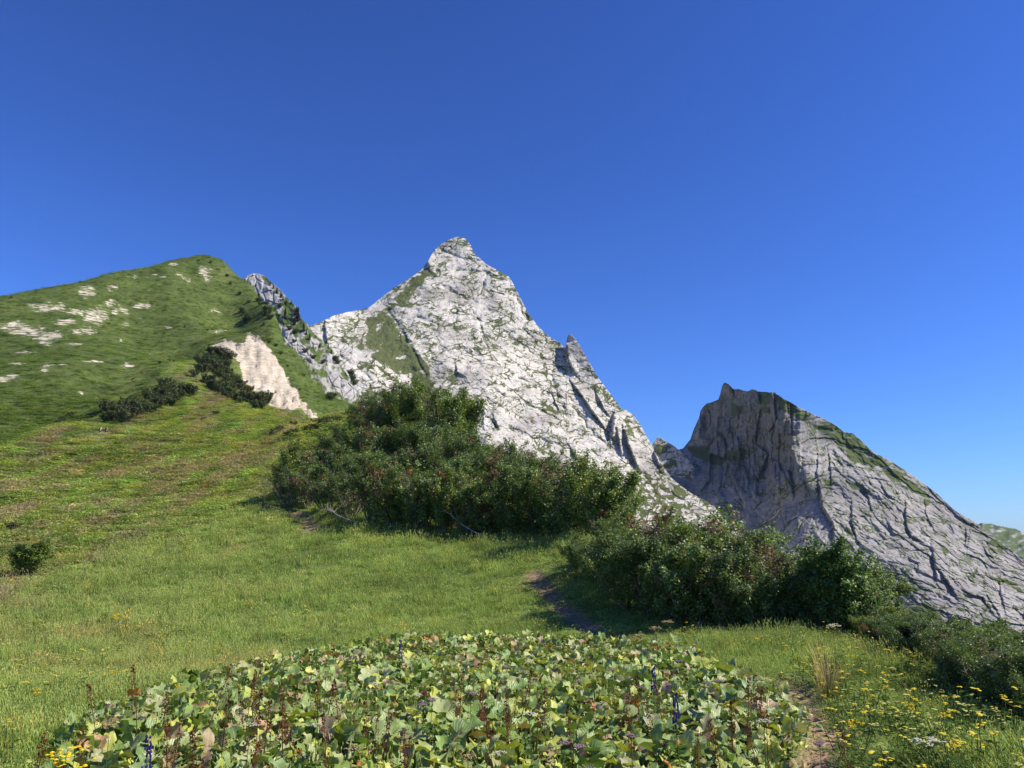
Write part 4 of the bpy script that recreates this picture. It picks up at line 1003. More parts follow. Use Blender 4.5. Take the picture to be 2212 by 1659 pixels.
def instancer(name, P, rot, scl, idx, tint, label):
    me = mk_pts(name, P, rot, scl, idx, tint)
    o = obj(name, me); tag(o, label, kind="stuff")
    g = bpy.data.node_groups.new(name + "_nodes", 'GeometryNodeTree')
    g.interface.new_socket("Geometry", in_out='INPUT', socket_type='NodeSocketGeometry'); g.interface.new_socket("Geometry", in_out='OUTPUT', socket_type='NodeSocketGeometry')
    gi = g.nodes.new("NodeGroupInput"); go = g.nodes.new("NodeGroupOutput")
    ci = g.nodes.new("GeometryNodeCollectionInfo"); ci.inputs['Collection'].default_value = PROTO; ci.inputs['Separate Children'].default_value = True; ci.inputs['Reset Children'].default_value = True
    ip = g.nodes.new("GeometryNodeInstanceOnPoints"); ip.inputs['Pick Instance'].default_value = True
    def na(nm, typ):
        n = g.nodes.new("GeometryNodeInputNamedAttribute"); n.data_type = typ; n.inputs[0].default_value = nm; return n.outputs[0]
    g.links.new(gi.outputs[0], ip.inputs['Points']); g.links.new(ci.outputs[0], ip.inputs['Instance'])
    g.links.new(na("idx", 'INT'), ip.inputs['Instance Index'])
    e2r = g.nodes.new("FunctionNodeEulerToRotation"); g.links.new(na("rot", 'FLOAT_VECTOR'), e2r.inputs[0]); g.links.new(e2r.outputs[0], ip.inputs['Rotation'])
    g.links.new(na("scl", 'FLOAT_VECTOR'), ip.inputs['Scale'])
    g.links.new(ip.outputs[0], go.inputs[0])
    md = o.modifiers.new("growth", 'NODES'); md.node_group = g
    return o
def mk_pts(name, P, rot, scl, idx, tint):
    me = bpy.data.meshes.new(name); me.vertices.add(len(P)); me.vertices.foreach_set("co", np.asarray(P, np.float32).ravel())
    a = me.attributes.new("rot", 'FLOAT_VECTOR', 'POINT'); a.data.foreach_set("vector", np.asarray(rot, np.float32).ravel())
    a = me.attributes.new("scl", 'FLOAT_VECTOR', 'POINT'); a.data.foreach_set("vector", np.asarray(scl, np.float32).ravel())
    a = me.attributes.new("idx", 'INT', 'POINT'); a.data.foreach_set("value", np.asarray(idx, np.int32))
    a = me.attributes.new("tint", 'FLOAT_COLOR', 'POINT'); a.data.foreach_set("color", np.concatenate([tint, np.ones((len(tint), 1))], 1).astype(np.float32).ravel())
    me.update(); return me

DOCK = [(120, 1860), (185, 1640), (240, 1565), (330, 1520), (480, 1475), (700, 1425), (900, 1392), (1150, 1385), (1350, 1398), (1500, 1432), (1620, 1480), (1720, 1545), (1780, 1610), (1800, 1700), (1810, 1860)]
HIKERS = [hit(215, 941), hit(228, 941)]
def grass_points(n, r0, r1, seed):
    rs = np.random.default_rng(seed)
    a = rs.uniform(math.radians(-46), math.radians(47), n); R = np.exp(rs.uniform(math.log(r0), math.log(r1), n))
    keep = rs.random(n) < np.interp(R, [4, 7, 12, 60, 140, 260], [0.55, 0.75, 1, 1, 0.9, 0.7])
    a, R = a[keep], R[keep]
    x, y = R * np.sin(a), R * np.cos(a); z = ground_z(x, y)
    px, py = project(x, y, z)
    ok = np.ones(len(x), bool)
    for P, wd in zip(PATH_XY, PATHW):
        d, s_, t = line_d(x, y, P); ok &= d > wd * rs.uniform(0.5, 1.3, len(x))
    dk = poly_sd(px, py, DOCK); ok &= ~((dk < 10) & (R < 22) & (rs.random(len(x)) < 0.88))
    # no growth where nothing of it could be seen: the far side of the crest
    ok &= (z > -6) & (py > 540)
    bare_ = np.zeros(len(x), bool)
    for ex, ey, rx, ry in SCREE:
        cx, cy = z1((ex, ey)); bare_ |= ((px - cx) / (rx * 0.36)) ** 2 + ((py - cy) / (ry * 0.36)) ** 2 < 1
    bare_ |= poly_sd(px, py, SCAR) < 2
    ok &= ~(bare_ & (R > 240))
    for hk in HIKERS: ok &= ~((np.hypot(x - hk[0], y - hk[1]) < 2.6) | ((np.abs(np.arctan2(x, y) - math.atan2(hk[0], hk[1])) < 0.006) & (R > hk[3] - 9) & (R < hk[3] + 1)))
    x, y, z, R, px, py, a = [q[ok] for q in (x, y, z, R, px, py, a)]
    n = len(x)
    tint = ground_colour(x, y, z)
    lum = rs.uniform(0.6, 1.4, (n, 1)); tint = tint * lum
    dry = rs.random(n) < 0.05; tint[dry] = tint[dry] * np.array([1.7, 1.25, 1.2])
    nz = fbm(x * 0.5, y * 0.5, 3, 88); nz2 = fbm(x * 0.12, y * 0.12, 3, 89)
    idx = rs.choice([0, 0, 1, 2, 5], n)
    idx = np.where((nz > 0.22) & (rs.random(n) < 0.8), 3, idx)
    heath = sstep(0.8, 1.6, R / np.clip(19 + 26 * (a + 0.58) / 0.29, 17, 75) + 0.3 * nz2)
    idx = np.where(rs.random(n) < 0.62 * heath, 4, idx); idx = np.where((R > 40) & (idx != 4) & (rs.random(n) < 0.6), 2, idx)
    # yellow herbs: thick on the right edge, sparse elsewhere
    yel = sstep(1500, 1900, px) * sstep(1330, 1420, py) * 0.032 + 0.006 + 0.06 * sstep(0.1, 0.4, nz2) * (R < 22) * sstep(850, 1000, px)
    fl = (rs.random(n) < yel) & (R < 40) & (R > 3)
    idx = np.where(fl, rs.choice([6, 7], n), idx)
    k = np.clip(R / 17.0, 0.75, 8.0)
    sxy = k * rs.uniform(0.8, 1.25, n); sz = np.where(idx == 4, k ** 0.7, k ** 0.5) * rs.uniform(0.7, 1.2, n) * (1 + 0.25 * nz)
    sz = sz * np.interp(R, [8, 30, 60], [0.62, 0.62, 0.7]) * (0.6 + 0.8 * sstep(-0.3, 0.5, fbm(x * 0.45, y * 0.45, 4, 77)))
    dp = np.full(n, 9.0)
    for P_, wd in zip(PATH_XY, PATHW): dp = np.minimum(dp, line_d(x, y, P_)[0])
    sz = sz * (0.35 + 0.65 * sstep(0.2, 1.3, dp))
    sxy = np.where(fl, rs.uniform(0.8, 1.4, n), sxy); sz = np.where(fl, rs.uniform(0.45, 0.85, n), sz)
    rot = np.column_stack([rs.normal(0, 0.10, n), rs.normal(0, 0.10, n), rs.uniform(0, 6.28, n)])
    return np.column_stack([x, y, z - 0.01]), rot, np.column_stack([sxy, sxy, sz]), idx, tint * (np.interp(R, [10, 35, 60], [1.55, 1.6, 1.75]) * np.where(idx == 4, 1.35, 1.0))[:, None]
P, rot, scl, idx, tint = grass_points(150000, 5.0, 300, 5)
P2, rot2, scl2, idx2, tint2 = grass_points(60000, 190, 500, 6)
far_ = np.arctan2(P2[:, 0], P2[:, 1]) < 0.0
P, rot, scl, idx, tint = [np.concatenate([a_, b_[far_]]) for a_, b_ in ((P, P2), (rot, rot2), (scl, scl2), (idx, idx2), (tint, tint2))]
instancer("meadow_grass", P, rot, scl, idx, tint, "meadow grass and low herbs covering the ridge")

# ------------------------------------------------------------------ dock plants
def dock_leaf_mat():
    m, t, out = new_mat("dock_leaf")
    uv = attr(t, "lv").outputs['Vector']; rn = attr(t, "rnd").outputs['Fac']
    oi = N(t, "ShaderNodeObjectInfo")
    ad = N(t, "ShaderNodeMath", operation='ADD'); L(t, oi.outputs['Random'], ad.inputs[0]); L(t, rn, ad.inputs[1])
    fr = N(t, "ShaderNodeMath", operation='FRACT'); L(t, ad.outputs[0], fr.inputs[0])
    n = t.nodes.new("ShaderNodeValToRGB"); L(t, fr.outputs[0], n.inputs[0]); cr = n.color_ramp; cr.interpolation = 'CONSTANT'
    stops = [(0.0, (0.18, 0.28, 0.065)), (0.14, (0.25, 0.33, 0.10)), (0.30, (0.33, 0.38, 0.15)), (0.42, (0.22, 0.33, 0.075)), (0.54, (0.40, 0.46, 0.09)), (0.66, (0.36, 0.36, 0.17)), (0.76, (0.16, 0.25, 0.07)), (0.84, (0.50, 0.53, 0.10)), (0.92, (0.38, 0.28, 0.15)), (0.965, (0.42, 0.25, 0.12)), (0.988, (0.50, 0.18, 0.05))]
    while len(cr.elements) < len(stops): cr.elements.new(0.5)
    for e, (p, c) in zip(cr.elements, stops): e.position = p; e.color = (*c, 1)
    sx = N(t, "ShaderNodeSeparateXYZ"); L(t, uv, sx.inputs[0])
    au = N(t, "ShaderNodeMath", operation='ABSOLUTE'); L(t, sx.outputs[0], au.inputs[0])
    mid = ramp(t, au.outputs[0], [(0.03, (1, 1, 1)), (0.09, (0, 0, 0))])
    vv = N(t, "ShaderNodeMath", operation='MULTIPLY_ADD'); L(t, au.outputs[0], vv.inputs[0]); vv.inputs[1].default_value = -0.55; L(t, sx.outputs[1], vv.inputs[2])
    sn = N(t, "ShaderNodeMath", operation='MULTIPLY'); L(t, vv.outputs[0], sn.inputs[0]); sn.inputs[1].default_value = 52
    si = N(t, "ShaderNodeMath", operation='SINE'); L(t, sn.outputs[0], si.inputs[0])
    side = ramp(t, si.outputs[0], [(0.85, (0, 0, 0)), (1.0, (1, 1, 1))])
    c = mixc(t, 0.45, n.outputs[0], ramp(t, noise_n(t, 14, 4, 0.6, objco(t)), [(0.3, (0.6, 0.62, 0.6)), (0.7, (1.35, 1.25, 1.1))]), 'MULTIPLY')
    blot = ramp(t, noise_n(t, 9, 3, 0.6, objco(t)), [(0.62, (0, 0, 0)), (0.72, (1, 1, 1))])
    c = mixc(t, N_mul(t, blot, 0.5), c, (0.24, 0.13, 0.06))
    c = mixc(t, N_mul(t, side, 0.16), c, (0.36, 0.40, 0.2)); c = mixc(t, N_mul(t, mid, 0.6), c, (0.42, 0.44, 0.24))
    p = N(t, "ShaderNodeBsdfPrincipled"); L(t, c, p.inputs['Base Color']); p.inputs['Roughness'].default_value = 0.42; p.inputs['Specular IOR Level'].default_value = 0.5
    b = N(t, "ShaderNodeBump"); b.inputs['Strength'].default_value = 0.25; b.inputs['Distance'].default_value = 0.004
    L(t, si.outputs[0], b.inputs['Height']); L(t, b.outputs[0], p.inputs['Normal'])
    tr = N(t, "ShaderNodeBsdfTranslucent"); L(t, mixc(t, 1.0, c, (1.3, 1.35, 0.5), 'MULTIPLY'), tr.inputs['Color'])
    mx = N(t, "ShaderNodeMixShader"); mx.inputs[0].default_value = 0.18
    L(t, p.outputs[0], mx.inputs[1]); L(t, tr.outputs[0], mx.inputs[2]); L(t, mx.outputs[0], out.inputs[0]); return m
def N_mul(t, s_, v):
    m = N(t, "ShaderNodeMath", operation='MULTIPLY'); L(t, s_, m.inputs[0]); m.inputs[1].default_value = v; return m.outputs[0]
M_dock = dock_leaf_mat()

def dock_leaf(seed):
    """stalk from the ground and a broad wavy blade; returns vertices, quads, leaf coordinates"""
    rs = np.random.default_rng(seed)
    pl = rs.uniform(0.08, 0.25); lean = rs.uniform(0.15, 0.9); bl = rs.uniform(0.20, 0.33); bw = bl * rs.uniform(0.30, 0.42)
    base = np.array([pl * math.sin(lean), 0, pl * math.cos(lean)])
    pitch0 = rs.uniform(-0.1, 1.4); curl = rs.uniform(-1.5, 0.1); fold = rs.uniform(0.1, 0.55); roll = rs.normal(0, 0.35)
    nt_, nu = 7, 5
    V = []; UV = []
    pos = base.copy(); ds = bl / (nt_ - 1)
    for i in range(nt_):
        t = i / (nt_ - 1); ang = pitch0 + curl * t
        d = np.array([math.cos(ang), 0, math.sin(ang)]); nrm = np.array([-math.sin(ang), 0, math.cos(ang)])
        w_ = bw * ((0.72 + 0.9 * t) if t < 0.3 else 1.0) * (math.cos((max(t, 0.3) - 0.3) / 0.7 * math.pi / 2) ** 0.62 if t < 1 else 0.03)
        for j in range(nu):
            u = j / (nu - 1) * 2 - 1
            edge = abs(u) ** 2
            ww = w_ * (1 + edge * rs.uniform(-0.36, 0.26))
            back = -0.10 * bl * edge * (1 - t) * (t < 0.25)
            s_ = np.array([0, 1, 0]) * math.cos(roll) + nrm * math.sin(roll)
            V.append(pos + s_ * (u * ww) + nrm * (fold * abs(u) * ww + edge * rs.normal(0, 0.03)) + d * back); UV.append((u, t, 0))
        pos = pos + d * ds
    a = np.arange(nt_ * nu).reshape(nt_, nu)
    F = np.stack([a[:-1, :-1], a[:-1, 1:], a[1:, 1:], a[1:, :-1]], -1).reshape(-1, 4)
    n0 = len(V); k = 0.006
    for f in (0, 0.5, 1):
        c = base * f; V += [c + (0, -k, 0), c + (0, k, 0)]; UV += [(0, 0, 0), (0, 0, 0)]
    F = np.vstack([F, [[n0, n0 + 1, n0 + 3, n0 + 2], [n0 + 2, n0 + 3, n0 + 5, n0 + 4]]])
    return np.array(V), F, np.array(UV)
LEAFD = [dock_leaf(100 + i) for i in range(14)]
LEAFM = [mk_mesh("dock_leaf_blade", V, F, True, {"lv": ('FLOAT_VECTOR', 'POINT', UV), "rnd": ('FLOAT', 'POINT', np.zeros(len(V)))}, [M_dock]) for V, F, UV in LEAFD]

def seed_stalk(seed, h=0.75, col=(0.14, 0.045, 0.025)):
    rs = np.random.default_rng(seed); mb = MB()
    b = rs.normal(0, 0.05, 2)
    mb.tube([(0, 0, 0), (b[0] * .4, b[1] * .4, h * .5), (b[0], b[1], h)], [0.006, 0.005, 0.002], 4, (0.16, 0.08, 0.04))
    for i in range(120):
        t = rs.uniform(0.45, 1.0); r = 0.028 * (1.1 - t) * 2 + 0.006; a = rs.uniform(0, 6.28)
        c = np.array([b[0] * t + r * math.cos(a), b[1] * t + r * math.sin(a), h * t]); s_ = rs.uniform(0.007, 0.013)
        d = rs.normal(0, 1, (2, 3)); d /= np.linalg.norm(d, axis=1)[:, None]
        mb.add([c - d[0] * s_, c + d[1] * s_, c + d[0] * s_, c - d[1] * s_], [[0, 1, 2, 3]], tuple(np.array(col) * rs.uniform(0.6, 1.6)))
    return mb.mesh("seed_stalk_mesh", M_flower, False)
STALKS = [seed_stalk(s_, 0.62 + 0.07 * s_) for s_ in range(4)]

def dock_spots():
    rs = random.Random(11); out = []
    poly = []
    for px, py in DOCK:
        a, e = ray(px, py); R = min(18.0, -CAM_H / float(e))
        h_ = hit(px, min(py, 1655)) if py <= 1655 else None
        R = h_[3] if h_ else R
        poly.append((R * math.sin(a), R * math.cos(a)))
    xs = [p[0] for p in poly]; ys = [p[1] for p in poly]
    X = np.random.default_rng(12)
    cand = np.column_stack([X.uniform(min(xs), max(xs), 30000), X.uniform(min(ys), max(ys), 30000)])
    cand = cand[poly_sd(cand[:, 0], cand[:, 1], poly) < 0.12 * X.normal(0, 1, 30000)]
    kept = np.zeros((0, 2))
    for c in cand:
        if len(kept) and np.min(np.hypot(*(kept - c).T)) < 0.145: continue
        d = min(np.min(line_d(c[:1], c[1:], P_)[0]) for P_ in PATH_XY)
        if d < 0.25: continue
        kept = np.vstack([kept, c])
    return kept
spots = dock_spots()
R_ = np.hypot(spots[:, 0], spots[:, 1])
spx, spy = project(spots[:, 0], spots[:, 1], np.zeros(len(spots)))
inview = (R_ > 4.9)
spots = spots[inview][np.argsort(R_[inview])]
rs_ = random.Random(21)
far_V, far_F, far_U, far_N, nacc = [], [], [], [], 0
for i, (x, y) in enumerate(spots):
    z = gz(x, y); near = i < 290
    nl = rs_.randint(5, 9)
    sc0 = rs_.uniform(0.40, 0.66)
    if near:
        e = obj("dock_plant", None, loc=(x, y, z - 0.02), rot=(0, 0, rs_.uniform(0, 6.28))); e.empty_display_size = 0.1
    for k in range(nl):
        li = rs_.randrange(len(LEAFM)); rz = 6.283 * k / nl + rs_.uniform(-.5, .5); sc = sc0 * rs_.uniform(0.7, 1.2)
        off = (rs_.gauss(0, 0.05), rs_.gauss(0, 0.05), 0)
        if near:
            obj("leaf", LEAFM[li], e, loc=off, rot=(rs_.gauss(0, .15), rs_.gauss(0, .15), rz), scale=sc)
        else:
            V, F, UV = LEAFD[li]; c, s_ = math.cos(rz), math.sin(rz)
            W = V * sc; W = np.column_stack([W[:, 0] * c - W[:, 1] * s_ + x + off[0], W[:, 0] * s_ + W[:, 1] * c + y + off[1], W[:, 2] + z - 0.02])
            far_V.append(W); far_F.append(F + nacc); far_U.append(UV); far_N.append(np.full(len(V), rs_.random())); nacc += len(V)
    if near:
        stalk = rs_.random() < 0.17
        if stalk:
            for q in range(rs_.choice([1, 1, 2])):
                obj("seed_stalk", STALKS[rs_.randrange(4)], e, loc=(rs_.gauss(0, .05), rs_.gauss(0, .05), 0), rot=(rs_.gauss(0, .1), rs_.gauss(0, .1), rs_.uniform(0, 6)), scale=rs_.uniform(0.5, 0.8))
        size = "small" if sc0 < 0.49 else "large" if sc0 > 0.585 else "medium"
        dpath = float(line_d(np.array([x]), np.array([y]), PATH_XY[1])[0][0])
        where = "beside the lower footpath" if dpath < 0.9 else "in the broad leaved patch"
        tag(e, f"{size} leaved dock plant with a rusty brown seed stalk {where}" if stalk else f"{size} leaved dock plant without a seed stalk {where}", "plant", f"{size} dock plants {'with' if stalk else 'without'} seed stalks {where}")
if far_V:
    me = mk_mesh("dock_patch", np.concatenate(far_V), np.concatenate(far_F), True, {"lv": ('FLOAT_VECTOR', 'POINT', np.concatenate(far_U)), "rnd": ('FLOAT', 'POINT', np.concatenate(far_N))}, [M_dock])
    tag(obj("dock_patch", me), "mass of smaller dock leaves at the back of the broad leaved patch", kind="stuff")
print("dock spots", len(spots), "grass", len(P))

# ------------------------------------------------------------------ flowering plants
def leafy_stem(mb, h, seed, stem=(0.10, 0.15, 0.04), leaf=(0.09, 0.16, 0.04), n=7, ll=0.09, r=0.005):
    rs = np.random.default_rng(seed); b = rs.normal(0, 0.02, 2)
    mb.tube([(0, 0, 0), (b[0], b[1], h * 0.5), (b[0] * 1.4, b[1] * 1.4, h)], [r, r * 0.8, r * 0.5], 5, stem)
    for i in range(n):
        z = h * rs.uniform(0.08, 0.7); a = rs.uniform(0, 6.28); l = ll * rs.uniform(0.7, 1.3)
        d = np.array([math.cos(a), math.sin(a), 0.35]); p = np.array([-math.sin(a), math.cos(a), 0])
        o = np.array([b[0], b[1], z])
        mb.add([o, o + d * l * .5 + p * l * .28, o + d * l + np.array([0, 0, -.25 * l]), o + d * l * .5 - p * l * .28], [[0, 1, 2, 3]], tuple(np.array(leaf) * rs.uniform(0.7, 1.3)))
    return np.array([b[0] * 1.4, b[1] * 1.4, h])
def umbel_meshes(seed, h, petal, width=0.07):
    rs = np.random.default_rng(seed); st = MB(); top = leafy_stem(st, h, seed); fl = MB()
    for i in range(16):
        a = rs.uniform(0, 6.28); r = width * math.sqrt(rs.random()); c = top + np.array([r * math.cos(a), r * math.sin(a), 0.05 - 0.25 * r + rs.normal(0, .004)])
        st.tube([top, c], [0.002, 0.0015], 3, (0.12, 0.16, 0.05))
        for k in range(5):
            fl.ball(c + rs.normal(0, 0.009, 3) * np.array([1, 1, .4]), (0.008, 0.008, 0.004), tuple(np.array(petal) * rs.uniform(.8, 1.15)), 5, 2)
    return st.mesh("umbel_stem", M_flower, False), fl.mesh("umbel_head", M_flower, False)
def spike_meshes(seed, h=0.95):
    rs = np.random.default_rng(seed); st = MB(); top = leafy_stem(st, h, seed, n=26, ll=0.12); fl = MB()
    for i in range(46):
        t = rs.uniform(0.62, 1.02); a = rs.uniform(0, 6.28); r = 0.028 * (1.25 - t) * 1.8 + 0.008
        fl.ball((top[0] * t + r * math.cos(a), top[1] * t + r * math.sin(a), h * t), (0.012, 0.012, 0.017), tuple(np.array((0.045, 0.03, 0.20)) * rs.uniform(.6, 1.5)), 5, 3)
    return st.mesh("monkshood_stem", M_flower, False), fl.mesh("monkshood_spike", M_flower, False)
def ragwort_meshes(seed, h=0.55):
    rs = np.random.default_rng(seed); st = MB(); fl = MB()
    for j in range(5):
        ox, oy = rs.normal(0, 0.06, 2); hh = h * rs.uniform(.75, 1.05)
        q = MB(); top = leafy_stem(q, hh, seed + j, n=6, ll=0.08, r=0.004)
        off = np.array([ox, oy, 0])
        for V in q.V: V += off
        st.V += q.V; st.F3 += [f + st.n for f in q.F3]; st.F4 += [f + st.n for f in q.F4]; st.C3 += q.C3; st.C4 += q.C4; st.n += q.n
        for k in range(11):
            fl.ball(top + off + rs.normal(0, 0.035, 3) * np.array([1, 1, .4]), (0.016, 0.016, 0.007), tuple(np.array((0.80, 0.62, 0.03)) * rs.uniform(.8, 1.15)), 6, 2)
    return st.mesh("ragwort_stem", M_flower, False), fl.mesh("ragwort_heads", M_flower, False)
def bloom(name, meshes, pxy, label, group, scale=1.0, parts=("stem", "flower_head"), cat="flower", hfrac=0.0):
    px, py = pxy; h_ = hit(px, py)
    if h_ is None: return
    e = obj(name, None, loc=(h_[0], h_[1], h_[2] - 0.01), rot=(0, 0, random.uniform(0, 6.28)), scale=scale); e.empty_display_size = 0.1
    tag(e, label, cat, group)
    obj(parts[0], meshes[0], e); obj(parts[1], meshes[1], e)
UW = [umbel_meshes(40 + i, 0.62 + 0.05 * i, (0.62, 0.60, 0.46)) for i in range(3)]
UT = [umbel_meshes(50 + i, 0.60 + 0.06 * i, (0.46, 0.36, 0.20)) for i in range(3)]
UP = [umbel_meshes(60 + i, 0.58 + 0.05 * i, (0.36, 0.24, 0.30), 0.055) for i in range(3)]
SP_ = [spike_meshes(70 + i) for i in range(2)]
RW = [ragwort_meshes(80 + 9 * i) for i in range(3)]
random.seed(9)
def drop(px, py, hgt):
    """pixel of the foot of a plant whose head shows at px, py"""
    a, e = ray(px, py)
    RR = np.exp(np.linspace(math.log(4), math.log(60), 400)); x = RR * math.sin(a); y = RR * math.cos(a); z = ground_z(x, y)
    up = z + hgt >= CAM_H + RR * float(e)
    if up.any():
        q = int(np.argmax(up)); p = project(x[q], y[q], z[q]); return float(p[0]), float(p[1])
    return px, py + 40
for px, py, lb in [(1458, 1500, "tall purple monkshood spike standing above the dock leaves"), (1408, 1442, "short purple monkshood spike near the back of the dock patch"), (323, 1592, "purple monkshood spike at the left fringe of the dock leaves"), (868, 1384, "purple monkshood spike at the far fringe of the dock leaves")]:
    bloom("monkshood", SP_[px % 2], drop(px, py, 0.55), lb, "monkshood spikes", 0.58)
for i, (px, py) in enumerate([(1087, 1617), (533, 1573), (814, 1490), (904, 1494), (1643, 1562), (1150, 1560), (690, 1560)]):
    bloom("white_umbel", UW[i % 3], drop(px, py, 0.42), "flat creamy white umbel flower among the dock leaves", "white umbels in the dock patch", 0.62)
bloom("white_umbel", UW[0], drop(1983, 1583, 0.62), "white umbel flower alone in the yellow flowered grass", None, 0.9)
bloom("white_umbel", UW[1], drop(1798, 1347, 0.66), "white umbel flower at the foot of the bright green shrub", None, 0.9)
for i, (px, py) in enumerate([(1386, 1366), (1421, 1364), (1447, 1361)]):
    bloom("seed_umbel", UT[i], drop(px, py, 0.66), "tan seed umbel standing in front of the dark shrubs", "tan umbels in front of the shrubs", 1.0)
for i, (px, py) in enumerate([(586, 1527), (240, 1570), (700, 1470), (760, 1600), (1010, 1640)]):
    bloom("seed_umbel", UT[i % 3], drop(px, py, 0.42), "tan seed umbel among the dock leaves", "tan umbels in the dock patch", 0.62)
for i, (px, py) in enumerate([(1097, 1438), (1126, 1453), (1329, 1456), (1253, 1465), (1523, 1478), (1560, 1483), (1287, 1391), (1013, 1499), (1468, 1435), (1216, 1596), (1436, 1480), (925, 1524), (1368, 1582), (911, 1523), (1028, 1445), (1390, 1480), (1769, 1608), (1240, 1630)]):
    bloom("pink_flower", UP[i % 3], drop(px, py, 0.40), "dusty pink flower head rising from the dock leaves", "pink flower heads in the dock patch", 0.62)
lab_r = {0: "bright yellow ragwort clump alone on the left grass slope", 1: "bright yellow ragwort clump at the left corner of the dock patch"}
for i, (px, py) in enumerate([(257, 1330), (160, 1640), (273, 1347), (296, 1351), (346, 1373), (468, 1400), (33, 1308), (164, 1373), (28, 1553), (72, 1488), (598, 1116), (1120, 1141), (1072, 1272), (1048, 1386), (1105, 1390), (1167, 1181), (1772, 1402), (1493, 1362), (1848, 1556), (2069, 1605), (1700, 1392), (1640, 1378), (1960, 1520), (2040, 1535), (450, 1460), (390, 1480), (240, 1450)]):
    bloom("yellow_ragwort", RW[i % 3], drop(px, py, 0.4 if i < 2 else 0.2), lab_r.get(i, "small yellow ragwort clump scattered in the meadow grass"), None if i in lab_r else "yellow ragwort in the meadow", 0.8 if i < 2 else 0.38)

# dry straw tuft beside the lower path
def tuft_meshes(seed, n=70, h=0.62, col=(0.42, 0.34, 0.16)):
    rs = np.random.default_rng(seed); mb = MB()
    for i in range(n):
        r = 0.10 * math.sqrt(rs.random()); a = rs.uniform(0, 6.28)
        strip_blade(mb, r * math.cos(a), r * math.sin(a), h * rs.uniform(.5, 1.1), 0.008, rs.uniform(.1, .5) * h, a + rs.normal(0, .5), np.array(col) * rs.uniform(.7, 1.3), 3)
    return mb.mesh("dry_tuft", M_flower, False)
h_ = hit(1790, 1512)
tag(obj("dry_grass_tuft", tuft_meshes(5), loc=h_[:3]), "pale straw coloured grass tuft above the lower footpath", "grass tuft")
h_ = hit(1905, 1520); 

# bare branches at the foot of the thicket
def branch_mesh(seed, L_=1.6, up=0.5, nsub=9, col=(1, 1, 1)):
    rs = np.random.default_rng(seed); mb = MB()
    t = np.linspace(0, 1, 8); main_ = np.column_stack([L_ * t, 0.15 * np.sin(3 * t) + rs.normal(0, .02, 8), up * L_ * t ** 1.3 + 0.05])
    mb.tube(main_, np.linspace(0.035, 0.008, 8), 6)
    for i in range(nsub):
        k = rs.integers(2, 8); b = main_[k]; d = np.array([rs.uniform(.2, 1), rs.normal(0, .8), rs.uniform(.1, .9)]); d /= np.linalg.norm(d); l = rs.uniform(.25, .6)
        mb.tube([b, b + d * l * .5 + rs.normal(0, .03, 3), b + d * l], [0.012, 0.007, 0.003], 4)
        for q in range(2):
            e0 = b + d * l * rs.uniform(.4, .9); dq = d + rs.normal(0, .5, 3); mb.tube([e0, e0 + dq * .2], [0.005, 0.002], 3)
    return mb.mesh("bare_branch", M_pale)
def pale_bark():
    m, t, out = new_mat("weathered_wood")
    c = ramp(t, noise_n(t, 12, 4, .6, objco(t)), [(0.3, (0.24, 0.20, 0.17)), (0.7, (0.50, 0.45, 0.40))])
    p = N(t, "ShaderNodeBsdfPrincipled"); L(t, c, p.inputs['Base Color']); p.inputs['Roughness'].default_value = 0.85
    L(t, p.outputs[0], out.inputs[0]); return m
M_pale = pale_bark()
for px, py, sd_, rz, up, lb in [(1052, 1163, 1, 2.75, 0.55, "fallen grey branch lying in front of the thicket"), (735, 1110, 2, 0.9, 1.2, "fan of bare pale twigs at the left front of the thicket"), (770, 1130, 3, 2.6, 0.35, "low bare branches reaching onto the grass before the thicket"), (930, 1120, 4, 1.4, 1.5, "upright bare pale twigs in the middle of the thicket front")]:
    h_ = hit(px, py)
    tag(obj("bare_branch", branch_mesh(sd_, 1.5, up), loc=h_[:3], rot=(0, 0, rz)), lb, "branch")
x, y, z = place(1370, 17.0)
mb = MB(); tt = np.linspace(0, 1, 9)
mb.tube(np.column_stack([0.55 * tt ** 1.8, 0 * tt, 2.75 * tt - 0.25 * tt ** 3]), np.linspace(0.014, 0.006, 9), 5)
tag(obj("bare_stick", mb.mesh("bare_stick", M_bark), loc=(x, y, z)), "thin dark bare stick curving up between the shrubs", "branch")

# ------------------------------------------------------------------ the two hikers
def plain(name, col, rough=0.8):
    m, t, out = new_mat(name); p = N(t, "ShaderNodeBsdfPrincipled")
    c = mixc(t, 0.4, col, ramp(t, noise_n(t, 20, 3, .6, objco(t)), [(0.3, (0.75, 0.75, 0.75)), (0.7, (1.2, 1.2, 1.2))]), 'MULTIPLY'); L(t, c, p.inputs['Base Color'])
    p.inputs['Roughness'].default_value = rough; L(t, p.outputs[0], out.inputs[0]); return m
SKIN = plain("skin", (0.45, 0.27, 0.19)); BLACK = plain("dark_cloth", (0.03, 0.032, 0.04)); WHITE = plain("white_cloth", (0.72, 0.72, 0.70)); ORANGE = plain("coral_cloth", (0.62, 0.16, 0.10)); HAIR = plain("brown_hair", (0.06, 0.035, 0.02)); GREYM = plain("pole_metal", (0.3, 0.3, 0.32), 0.4); BOOT = plain("boot_leather", (0.08, 0.055, 0.04))
def skin_body(name, J, E, rad, mat, levels=2):
    me = bpy.data.meshes.new(name); me.from_pydata(J, E, []); me.materials.append(mat)
    o = bpy.data.objects.new(name, me); COL.objects.link(o)
    md = o.modifiers.new("skin", 'SKIN'); 
    for v, r in zip(me.skin_vertices[0].data, rad): v.radius = (r, r) if np.isscalar(r) else r
    me.skin_vertices[0].data[0].use_root = True
    sb = o.modifiers.new("smooth", 'SUBSURF'); sb.levels = levels; sb.render_levels = levels
    md.use_smooth_shade = True
    return o
